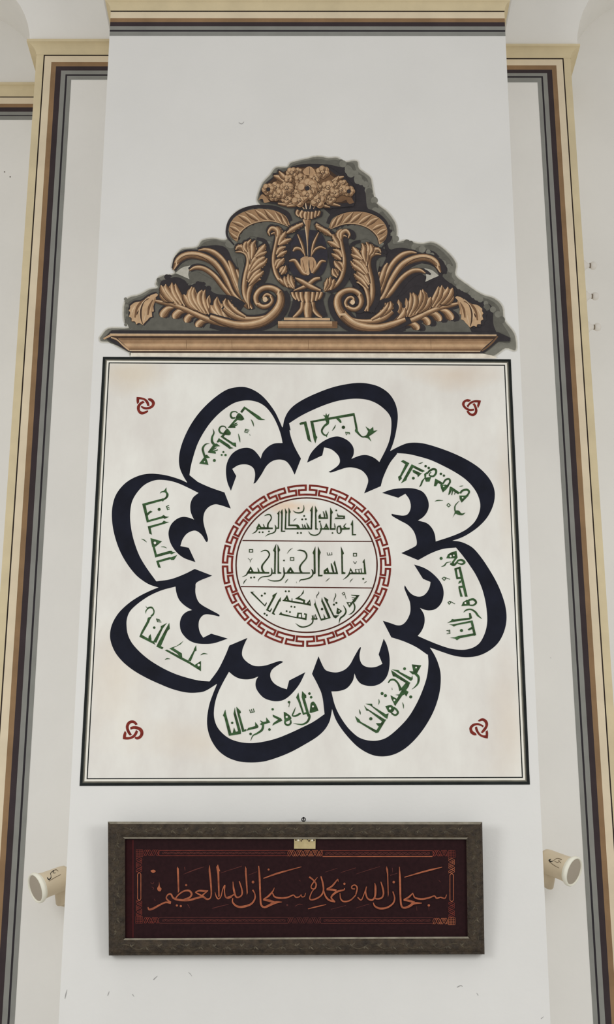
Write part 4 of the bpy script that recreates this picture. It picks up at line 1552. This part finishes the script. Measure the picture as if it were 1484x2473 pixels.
# a few scuffs and specks on the plaster
SC_M = paint('scuff_grey', (150, 148, 146), var=0.1)
SP_M = paint('dark_speck', (92, 84, 72), var=0.1)
fl = Flat({'s': SC_M}, y0=-0.0014)
for t in ("1105,2384,2 1114,2380,1.5 1118,2383,.6", "371,2366,2 377,2360,1.2 381,2357,.5", "157,2412,.8 159,2402,2 162,2390,.6", "260,2405,.6 262,2400,1.5 264,2394,.5",
          "1152,2398,.6 1156,2404,1.2", "455,2348,.5 460,2352,1 464,2358,.5", "320,2401,1.6 324,2407,.6", "1308,2460,1.6 1314,2455,.5", "577,296,1.2 584,299,1.6 590,294,.5",
          "1330,1588,1.4 1332,1590,.6"):
    pts = [tuple(float(v) for v in p.split(',')) for p in t.split()]
    fl.quads(ribbon(smooth_open(pts, 4)), 's')
o = fl.build('scuff_mark', bpy.data.objects['wall_front'])
fl = Flat({'s': SP_M}, y0=-0.0014)
fl.y0 = D3 - 0.0014
for x, y in ((11, 415), (24.5, 427)):
    fl.poly([(p[0], p[1]) for p in disc(x, y, 1.5, 8)], 's')
fl.build('speck', bpy.data.objects['wall_back'])
# ------------------------------------------------------------------ the framed calligraphy hanging below, leaning forward at its top
FO = [(260.4, 1984.2), (1165.8, 1985.0), (1171.6, 2305.0), (262.5, 2307.8)]     # outer corners, front face
FI = [(301.5, 2026.0), (1127.2, 2027.0), (1130.8, 2262.2), (302.0, 2266.0)]     # sight edge
zb_ = at(700, 2306, -0.05)
TILT = math.radians(6.0)
FN = Vector((0, -math.cos(TILT), -math.sin(TILT)))           # front face normal: out and a little down
FP = Vector((0, -0.055, zb_.z))                              # the front face passes here
FPLANE = (FP, FN)


def fpt(p, back=0.0):
    return on_plane(p[0], p[1], FP - FN * back, FN)


FRAME_M = paint('dark_carved_wood', (42, 35, 28), c2=(67, 56, 43), scale=34, rough=0.5, bump=0.9, bscale=70)
FRAME_E = paint('pale_frame_edge', (112, 106, 92), c2=(140, 133, 118), scale=22, rough=0.5)  # paler tone for edge strips of the top and bottom rails
FRAME_IN = paint('frame_rebate_brown', (48, 34, 30), var=0.1, rough=0.6)
CLOTH = paint('maroon_cloth', (36, 20, 22), c2=(43, 24, 26), scale=60, rough=0.8, spec=0.1)
CLOTHB = paint('maroon_mount', (39, 17, 19), c2=(47, 20, 22), scale=40, rough=0.8, spec=0.1)
CLOTHL = paint('mount_edge', (74, 29, 30), var=0.1, rough=0.8, spec=0.1)
GOLD = paint('copper_thread', (128, 68, 46), c2=(166, 95, 64), scale=30, rough=0.5)
GOLDD = paint('dull_copper_thread', (70, 32, 30), c2=(88, 40, 34), scale=30, rough=0.6)
REDT = paint('red_thread', (90, 34, 28), c2=(120, 50, 38), scale=30, rough=0.6)
fb = fpt((716, 2306))
pic = thing('framed_calligraphy', 'wide dark-framed maroon picture with one line of copper lettering, hung under the painted panel', 'picture', (fb.x, 0, fb.z))
# four mitred mouldings: outer lip, raised flat, slope to the sight edge
FB = 0.042
oc = [fpt(p) for p in FO]
ic = [fpt(p) for p in FI]


def lerp(a, b, t):
    return a + (b - a) * t


for i in range(4):
    j = (i + 1) % 4
    prof = []
    # (t from outer to inner, height above the reference face)
    for t, h in ((0.0, -FB), (0.0, -0.006), (0.05, -0.001), (0.14, 0.0), (0.2, 0.003), (0.35, 0.0065), (0.55, 0.0075), (0.72, 0.006), (0.82, 0.003), (0.9, 0.0), (1.0, -0.004), (1.0, -0.02)):
        prof.append((lerp(oc[i], ic[i], t) + FN * h, lerp(oc[j], ic[j], t) + FN * h))
    verts, faces, fm = [], [], []
    NS = 40
    for a, b in prof:
        for k in range(NS + 1):
            verts.append(lerp(a, b, k / NS))
    for r in range(len(prof) - 1):
        for k in range(NS):
            q = r * (NS + 1) + k
            faces.append((q, q + 1, q + NS + 2, q + NS + 1))
            fm.append(1 if (r in (8, 9) and i in (0, 2) and r == 9) or (i == 0 and r in (1, 2)) else (2 if r == 10 else 0))
    # back face closes the rail
    n = (NS + 1)
    L = len(prof) - 1
    faces.append((0, L * n, L * n + NS, NS))
    fm.append(2)
    mesh_obj('frame_rail', verts, faces, [FRAME_M, FRAME_E, FRAME_IN], pic, fmat=fm)

# low carved vine running along each rail
CARV = paint('worn_carving', (52, 46, 37), c2=(94, 85, 69), scale=55, rough=0.4)


def vine(a, b, n, amp):
    """flat-relief wavy stem with leaves growing from every bend, one connected piece"""
    bm = bmesh.new()
    L = (b - a).length
    ux = (b - a) / L
    uy = FN.cross(ux)
    rows = []
    N = n * 10

    def ctr(t):
        return a + ux * (L * t) + uy * (amp * math.sin(t * n * math.pi))
    for i in range(N + 1):
        t = i / N
        p = ctr(t)
        d = (ctr(min(1, t + .002)) - ctr(max(0, t - .002))).normalized()
        e = FN.cross(d)
        w = 0.0016
        rows.append((bm.verts.new(p - e * w), bm.verts.new(p + FN * 0.0018), bm.verts.new(p + e * w)))
    for u, v in zip(rows, rows[1:]):
        for q in (0, 1):
            bm.faces.new((u[q], u[q + 1], v[q + 1], v[q]))
    for k in range(1, 2 * n):
        i = int(N * k / (2 * n))
        t = i / N
        p = ctr(t)
        s_ = 1 if (k // 2) % 2 else -1
        if k % 2:
            continue
        for ang, ll in ((0.9, .020), (2.2, .016)):
            d = ux * math.cos(ang) + uy * (s_ * math.sin(ang))
            e = FN.cross(d)
            prev = (rows[i][0], rows[i][1], rows[i][2])
            for tt, ww in ((.3, .0034), (.65, .003), (1.0, .0003)):
                c = p + d * (ll * tt) + ux * (ll * .25 * tt * tt)
                cur = (bm.verts.new(c - e * ww), bm.verts.new(c + FN * 0.0016), bm.verts.new(c + e * ww))
                for q in (0, 1):
                    bm.faces.new((prev[q], prev[q + 1], cur[q + 1], cur[q]))
                prev = cur
    v_ = [v.co.copy() for v in bm.verts]
    bm.verts.index_update()
    f_ = [[v.index for v in f.verts] for f in bm.faces]
    bm.free()
    mesh_obj('carved_vine', v_, f_, CARV, pic, label='worn low carved vine along the rail')


vine(fpt((285, 2005.5)) + FN * .0072, fpt((1143, 2006)) + FN * .0072, 26, .011)
vine(fpt((285, 2287)) + FN * .0072, fpt((1148, 2284)) + FN * .0072, 26, .011)
vine(fpt((281.5, 2010)) + FN * .0072, fpt((282.5, 2282)) + FN * .0072, 9, .010)
vine(fpt((1147, 2010)) + FN * .0072, fpt((1151, 2280)) + FN * .0072, 9, .010)

# cloth sheet behind the sight edge
e = 0.012
cl = [fpt(p, 0.018) for p in FI]
cc = (cl[0] + cl[1] + cl[2] + cl[3]) / 4
cl = [p + (p - cc).normalized() * e for p in cl]
ba = [p - FN * 0.02 for p in cl]
mesh_obj('cloth_sheet', cl + ba, [(3, 2, 1, 0), (4, 5, 6, 7), (0, 1, 5, 4), (1, 2, 6, 5), (2, 3, 7, 6), (3, 0, 4, 7)], CLOTH, pic)
SHEET = (FP - FN * 0.018, FN)


def sheet(mats, y0=-0.0004):
    return Flat(mats, y0=y0, step=8e-6, plane=SHEET)


fl = sheet({'m': CLOTHB, 'l': CLOTHL})
fl.poly([(304, 2028), (321, 2028), (321, 2264), (304, 2264)], 'm')
fl.quads(ribbon([(321.5, 2028, 2.4), (321.5, 2264, 2.4)]), 'l')
fl.build('mount_strip', pic, 'reddish strip along the left side of the cloth')
fl = sheet({'g': GOLD}, -0.0008)
for fr, txt in FINE:
    for kind, pts in parse(txt, *FR[fr]):
        fl.poly(pts, 'g')
fl.build('lettering', pic, 'copper line of flowing letters')
for fr, txt in FAINT:
    for ln in txt.strip().splitlines():
        fl = sheet({'g': GOLDD}, -0.0007)
        for kind, pts in parse(ln, *FR[fr]):
            fl.poly(pts, 'g')
        fl.build('vowel_mark', pic, 'faint thin mark beside the copper letters')


# ornamental border: double lines, braids and corner lattices
def border():
    fl = sheet({'r': REDT, 'g': GOLD, 'd': GOLDD}, -0.0006)

    def seg(x0, y0, x1, y1, w, k):
        fl.quads(ribbon([(x0, y0, w), (x1, y1, w)]), k)

    def braid(x0, y0, x1, y1, amp, n, w, k):
        L = math.hypot(x1 - x0, y1 - y0)
        ux, uy = (x1 - x0) / L, (y1 - y0) / L
        for ph in (0, math.pi / 2, math.pi):
            P = []
            for i in range(n * 8 + 1):
                t = i / (n * 8)
                s = amp * math.sin(t * n * math.pi + ph)
                P.append((x0 + ux * L * t - uy * s, y0 + uy * L * t + ux * s, w))
            fl.quads(ribbon(P), k)

    def lattice(x0, y0, x1, y1, n, w, k):
        for i in range(n + 1):
            t = i / n
            seg(x0 + (x1 - x0) * t, y0, x0 + (x1 - x0) * t, y1, w * .75, k)
            seg(x0, y0 + (y1 - y0) * t, x1, y0 + (y1 - y0) * t, w * .75, k)
    # corners
    for (x0, y0, k) in ((329, 2052, 'r'), (1084, 2054, 'r'), (328, 2213, 'r'), (1084, 2216, 'g')):
        lattice(x0, y0, x0 + 16, y0 + 17, 4, 1.3, k)
    # braids beside the corners and in the middle of the long sides
    for (xa, xb, y, k) in ((347, 385, 2059.5, 'r'), (695, 780, 2060.5, 'g'), (1046, 1082, 2060.5, 'r'), (347, 384, 2222.5, 'r'), (695, 776, 2222.5, 'd'), (1046, 1082, 2224.5, 'g')):
        braid(xa, y, xb, y, 7.2, max(4, int((xb - xa) / 9)), 1.1, k)
    for (x, ya, yb, k) in ((336, 2071, 2107, 'r'), (336, 2174, 2212, 'r'), (1091.5, 2073, 2109, 'g'), (1091.5, 2178, 2215, 'r')):
        braid(x, ya, x, yb, 7.2, 4, 1.1, k)
    # long double lines with a row of tiny knots between
    for (xa, xb, y0, y1, k1, k2) in ((386, 696, 2053.8, 2066.6, 'r', 'r'), (780, 1045, 2054.4, 2068.4, 'r', 'g'), (386, 696, 2215.5, 2229.6, 'd', 'd'), (776, 1046, 2216, 2230, 'd', 'd')):
        seg(xa, y0, xb, y0, 1.5, k1)
        seg(xa, y1, xb, y1, 1.7 if k2 == 'r' else 2.0, k2)
        seg(xa, y0, xa - 5, (y0 + y1) / 2, 1.3, k1)
        seg(xa - 5, (y0 + y1) / 2, xa, y1, 1.3, k1)
        seg(xb, y0, xb + 5, (y0 + y1) / 2, 1.3, k1)
        seg(xb + 5, (y0 + y1) / 2, xb, y1, 1.3, k1)
        braid(xa + 6, (y0 + y1) / 2, xb - 6, (y0 + y1) / 2, 2.6, int((xb - xa) / 8), 1.0, 'd')
    for (xa, xb, ya, yb) in ((332.5, 340.5, 2108, 2174), (1087.5, 1096, 2110, 2177)):
        for x in (xa, xb):
            seg(x, ya + 3, x, yb - 3, 1.7, 'g')
        seg(xa, ya + 3, (xa + xb) / 2, ya - 1, 1.5, 'g')
        seg(xb, ya + 3, (xa + xb) / 2, ya - 1, 1.5, 'g')
        seg(xa, yb - 3, (xa + xb) / 2, yb + 1, 1.5, 'g')
        seg(xb, yb - 3, (xa + xb) / 2, yb + 1, 1.5, 'g')
    return fl.build('ornament_border', pic, 'thin red and copper border with knotted corners')


border()

# paper tag pinned at the top, ring in the top rail
TAG = paint('yellowed_paper', (168, 152, 112), c2=(186, 170, 128), scale=30, rough=0.8)
TAGD = paint('tag_stain', (70, 58, 42), var=0.15)
NAILW = paint('white_pin', (220, 212, 190), var=0.05, rough=0.4)
tp = [(711, 2024.5), (762.8, 2024.5), (762.4, 2050), (710.6, 2049.6)]
tf = [on_plane(p[0], p[1], FP - FN * 0.010, FN) for p in tp]
tb = [p - FN * 0.0015 for p in tf]
tag_o = mesh_obj('paper_tag', tf + tb, [(3, 2, 1, 0), (4, 5, 6, 7), (0, 1, 5, 4), (1, 2, 6, 5), (2, 3, 7, 6), (3, 0, 4, 7)], TAG, pic, label='yellowed paper tag at the top of the picture')
TAGP = (FP - FN * 0.010, FN)
fl = Flat({'d': TAGD, 'w': NAILW}, y0=-0.0004, plane=TAGP)
for x, y, r in ((715, 2029, 2), (728, 2030.5, 2), (747, 2030.5, 2.4), (759, 2029.5, 2), (731, 2027.5, 1.5), (743, 2028, 1.4)):
    fl.poly(disc(x, y, r, 10), 'd')
fl.build('tag_stain', tag_o)
for x, y in ((721, 2029.5), (754.5, 2029.5)):
    c = on_plane(x, y, FP - FN * 0.009, FN)
    bm = bmesh.new()
    bmesh.ops.create_uvsphere(bm, u_segments=12, v_segments=8, radius=0.0055)
    for v in bm.verts:
        v.co = c + v.co
    bm_obj('pin', bm, NAILW, tag_o, smooth=True)

RINGM = paint('black_iron', (34, 32, 32), var=0.1, rough=0.45, metallic=0.4)
rc = on_plane(733.8, 1979.2, FP - FN * 0.030, FN)
bm = bmesh.new()
R_, r_ = 0.0085, 0.0022
rings = []
for i in range(20):
    a = 2 * math.pi * i / 20
    row = []
    for j in range(8):
        b = 2 * math.pi * j / 8
        rr = R_ + r_ * math.cos(b)
        row.append(bm.verts.new(rc + Vector((rr * math.cos(a), -r_ * math.sin(b), rr * math.sin(a)))))
    rings.append(row)
for i in range(20):
    for j in range(8):
        bm.faces.new((rings[i][j], rings[(i + 1) % 20][j], rings[(i + 1) % 20][(j + 1) % 8], rings[i][(j + 1) % 8]))
ring_o = bm_obj('hanging_ring', bm, RINGM, pic, smooth=True, label='small black iron hanging ring')


def tube(bm, path, r, n=10, caps=True):
    rows = []
    for i, p in enumerate(path):
        d = (path[min(i + 1, len(path) - 1)] - path[max(i - 1, 0)]).normalized()
        a = d.orthogonal().normalized()
        b = d.cross(a)
        rr = r[i] if isinstance(r, (list, tuple)) else r
        rows.append([bm.verts.new(p + (a * math.cos(2 * math.pi * k / n) + b * math.sin(2 * math.pi * k / n)) * rr) for k in range(n)])
    for u, v in zip(rows, rows[1:]):
        for k in range(n):
            bm.faces.new((u[k], u[(k + 1) % n], v[(k + 1) % n], v[k]))
    if caps:
        bm.faces.new(rows[0])
        bm.faces.new(rows[-1][::-1])


bm = bmesh.new()
tube(bm, [Vector((rc.x, 0.03, rc.z + 0.004)), Vector((rc.x, rc.y - 0.002, rc.z + 0.006)), Vector((rc.x, rc.y - 0.005, rc.z + 0.010))], 0.003)
bm_obj('wall_nail', bm, RINGM, pic, smooth=True)


# ------------------------------------------------------------------ the two loudspeakers
SPK = paint('cream_speaker_plastic', (202, 187, 161), var=0.03, scale=8, rough=0.42)
SPKR = paint('pale_rim_plastic', (228, 220, 205), var=0.02, scale=8, rough=0.4)
GRL = paint('taupe_grille', (158, 148, 133), c2=(166, 156, 141), scale=400, rough=0.75, bump=0.3, bscale=900)
LOGO = paint('black_print', (40, 38, 36), var=0.1)
LOGOB = paint('brown_print', (96, 80, 58), var=0.1)


def lathe(bm, c, ax, prof, n=48, cap0=False, cap1=False):
    """prof: (distance along the axis, radius)"""
    a = ax.orthogonal().normalized()
    b = ax.cross(a)
    rows = []
    for d, r in prof:
        rows.append([bm.verts.new(c + ax * d + (a * math.cos(2 * math.pi * k / n) + b * math.sin(2 * math.pi * k / n)) * r) for k in range(n)])
    for u, v in zip(rows, rows[1:]):
        for k in range(n):
            bm.faces.new((u[k], u[(k + 1) % n], v[(k + 1) % n], v[k]))
    if cap0:
        bm.faces.new(rows[0][::-1])
    if cap1:
        bm.faces.new(rows[-1])


def smooth_part(name, bm, mat, parent, label=None):
    o = bm_obj(name, bm, mat, parent, smooth=True, label=label)
    try:
        for p in o.data.polygons:
            p.use_smooth = len(p.vertices) == 4
    except Exception:
        pass
    return o


def speaker(face_px, depth, sx, sy, toward, side_x, label, marks, mount_z, length=0.175):
    c = at(face_px[0], face_px[1], depth)
    vd = ray(*face_px)
    side = math.sqrt(max(0.0, 1 - toward * toward))
    ax = (CR * (sx * side) - CU * (sy * side) - vd * toward).normalized()    # way the speaker faces
    base = Vector((side_x, depth + 0.12, c.z + mount_z))
    root = thing('loudspeaker', label, 'loudspeaker', base)
    R = 0.0725
    bm = bmesh.new()
    lathe(bm, c, -ax, [(0.012, R * .88), (0.03, R * .84), (0.05, R * .81), (0.10, R * .80), (length - 0.03, R * .80), (length - 0.012, R * .77), (length - 0.004, R * .68), (length, R * .5)], cap1=True)
    smooth_part('housing', bm, SPK, root)
    bm = bmesh.new()
    lathe(bm, c, -ax, [(0.001, R * .84), (-0.004, R * .87), (-0.005, R * .93), (0.0, R * .99), (0.008, R), (0.015, R * .97), (0.02, R * .88), (0.03, R * .83)])
    smooth_part('rim', bm, SPKR, root, 'pale raised front rim')
    bm = bmesh.new()
    prof = [(0.001, R * .845), (-0.001, R * .7), (-0.002, R * .4), (-0.0025, R * .02)]
    lathe(bm, c, -ax, prof, cap1=True)
    smooth_part('grille', bm, GRL, root, 'flat taupe grille')
    # arm from the side of the pilaster to the underside of the housing
    bk = c - ax * (length * .78)
    bm = bmesh.new()
    sgn = 1 if side_x > 0 else -1
    foot = Vector((side_x + sgn * 0.012, depth + 0.17, c.z - 0.035))
    mid = Vector((side_x + sgn * 0.05, depth + 0.16, c.z - 0.03))
    tube(bm, [Vector((side_x - sgn * 0.003, foot.y, foot.z)), foot, mid, lerp(mid, bk, .5), bk], [0.055, 0.054, 0.05, 0.042, 0.034], 24)
    br = smooth_part('bracket', bm, SPK, root)
    bm = bmesh.new()
    sc = at(marks['screw'][0], marks['screw'][1], mid.y - 0.036)
    lathe(bm, sc, Vector((0, -1, 0)), [(-0.02, .006), (0.0, .006), (0.002, .004)], 14, cap1=True)
    smooth_part('screw', bm, LOGOB, br)
    # maker's mark printed on the round housing
    rr = R * .81 + 0.0006

    def on_cyl(p):
        d = ray(*p)
        o_ = CAM - c
        dp = d - ax * d.dot(ax)
        op = o_ - ax * o_.dot(ax)
        A, B, C_ = dp.dot(dp), 2 * dp.dot(op), op.dot(op) - rr * rr
        disc_ = B * B - 4 * A * C_
        if disc_ < 0:
            t = -B / (2 * A)
        else:
            t = (-B - math.sqrt(disc_)) / (2 * A)
        return CAM + d * t
    v, f, m = [], [], []
    for key, pts in marks['print']:
        for q in ribbon(smooth_open([(x, y, w) for x, y, w in pts], 4)):
            n = len(v)
            v += [on_cyl(p) for p in q]
            f.append((n, n + 1, n + 2, n + 3))
            m.append(key)
    mesh_obj('printed_mark', v, f, [LOGO, LOGOB], root, fmat=m, label='small dark printed mark')
    return root


def zpx(ox, oy, s, pts):
    return [(ox + x * s, oy + y * s, w * s) for x, y, w in pts]


s3 = 400 / 1484
zpl = PL(at(120, 2140, 0.1).z)
speaker((86.8, 2145.2), 0.13, -0.939, 0.344, 0.57, zpl, 'cream bullet loudspeaker on the left side of the pilaster, beside the framed picture\'s left edge',
        {'screw': (142, 2146), 'print': [(0, zpx(0, 2000, s3, [(425, 440, 6), (430, 456, 12), (445, 458, 10), (458, 440, 6), (455, 428, 3)])),
                                         (0, zpx(0, 2000, s3, [(458, 428, 3), (455, 402, 5), (485, 376, 5), (475, 400, 4), (500, 400, 3)])),
                                         (1, zpx(0, 2000, s3, [(485, 376, 3), (505, 372, 5), (522, 386, 3)])),
                                         (1, zpx(0, 2000, s3, [(438, 475, 4), (490, 444, 4), (546, 414, 3)]))]}, 0)
zpr = PR(at(1340, 2100, 0.1).z)
speaker((1386.4, 2105.0), 0.13, 0.934, 0.357, 0.60, zpr, 'cream bullet loudspeaker on the right side of the pilaster, beside the framed picture\'s right edge',
        {'screw': (1320.8, 2119), 'print': [(0, zpx(1084, 2000, s3, [(918, 275, 4), (903, 288, 12), (918, 300, 10), (938, 292, 4)])),
                                            (1, zpx(1084, 2000, s3, [(940, 292, 3), (968, 272, 4), (1000, 274, 4), (1015, 282, 3), (985, 290, 3), (1010, 312, 4)])),
                                            (1, zpx(1084, 2000, s3, [(950, 296, 3), (975, 306, 4), (1000, 300, 3)])),
                                            (1, zpx(1084, 2000, s3, [(905, 302, 4), (945, 332, 4), (992, 358, 3)]))]}, 0)

# ------------------------------------------------------------------ three white knobs on the right jamb
NECK = paint('neck_shade_brown', (120, 108, 92), var=0.08)  # brown of an added ring that paints in the shadow line at the neck
PORC = paint('white_porcelain', (212, 207, 199), var=0.02, scale=10, rough=0.35)
KLAB = ['topmost of the three white wall knobs on the right jamb', 'middle one of the three white wall knobs on the right jamb', 'lowest of the three white wall knobs on the right jamb']
knob_mesh = None
for i, (x, y) in enumerate(((1421.5, 641.5), (1429.0, 715.5), (1437.0, 790.0))):
    dpt = D2R + 0.12
    p = at(x, y, dpt)
    xj = X2R(p.z)
    base = Vector((xj, dpt, p.z))
    root = thing('wall_knob', KLAB[i], 'knob', base, 'white knobs in a column on the right jamb')
    if knob_mesh is None:
        bm = bmesh.new()
        lathe(bm, Vector((0, 0, 0)), Vector((1, 0, 0)), [(-0.004, 0.032), (0.022, 0.032), (0.028, 0.030), (0.036, 0.021), (0.046, 0.0145), (0.056, 0.0125), (0.062, 0.0135)], 28, cap0=True)
        bmesh.ops.recalc_face_normals(bm, faces=bm.faces)
        m1 = bpy.data.meshes.new('collar')
        bm.to_mesh(m1)
        bm.free()
        bm = bmesh.new()
        lathe(bm, Vector((0, 0, 0)), Vector((1, 0, 0)), [(0.060, 0.010), (0.062, 0.0185), (0.068, 0.0225), (0.077, 0.0235), (0.086, 0.021), (0.093, 0.0145), (0.097, 0.004)], 28, cap1=True)
        bmesh.ops.recalc_face_normals(bm, faces=bm.faces)
        m2 = bpy.data.meshes.new('ball')
        bm.to_mesh(m2)
        bm.free()
        for m in (m1, m2):
            m.materials.append(PORC)
            for q in m.polygons:
                q.use_smooth = True
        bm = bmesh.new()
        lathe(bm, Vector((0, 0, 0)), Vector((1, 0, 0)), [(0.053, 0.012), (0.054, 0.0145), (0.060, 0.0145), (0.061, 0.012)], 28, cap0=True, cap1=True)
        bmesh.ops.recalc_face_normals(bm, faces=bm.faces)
        m3 = bpy.data.meshes.new('neck_shade_ring')
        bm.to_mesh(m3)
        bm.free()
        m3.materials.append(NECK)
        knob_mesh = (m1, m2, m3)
    link('collar', knob_mesh[0], root)
    link('ball', knob_mesh[1], root)
    link('neck_shade_ring', knob_mesh[2], root)['label'] = 'dark ring standing in for the shadow line between collar and ball'
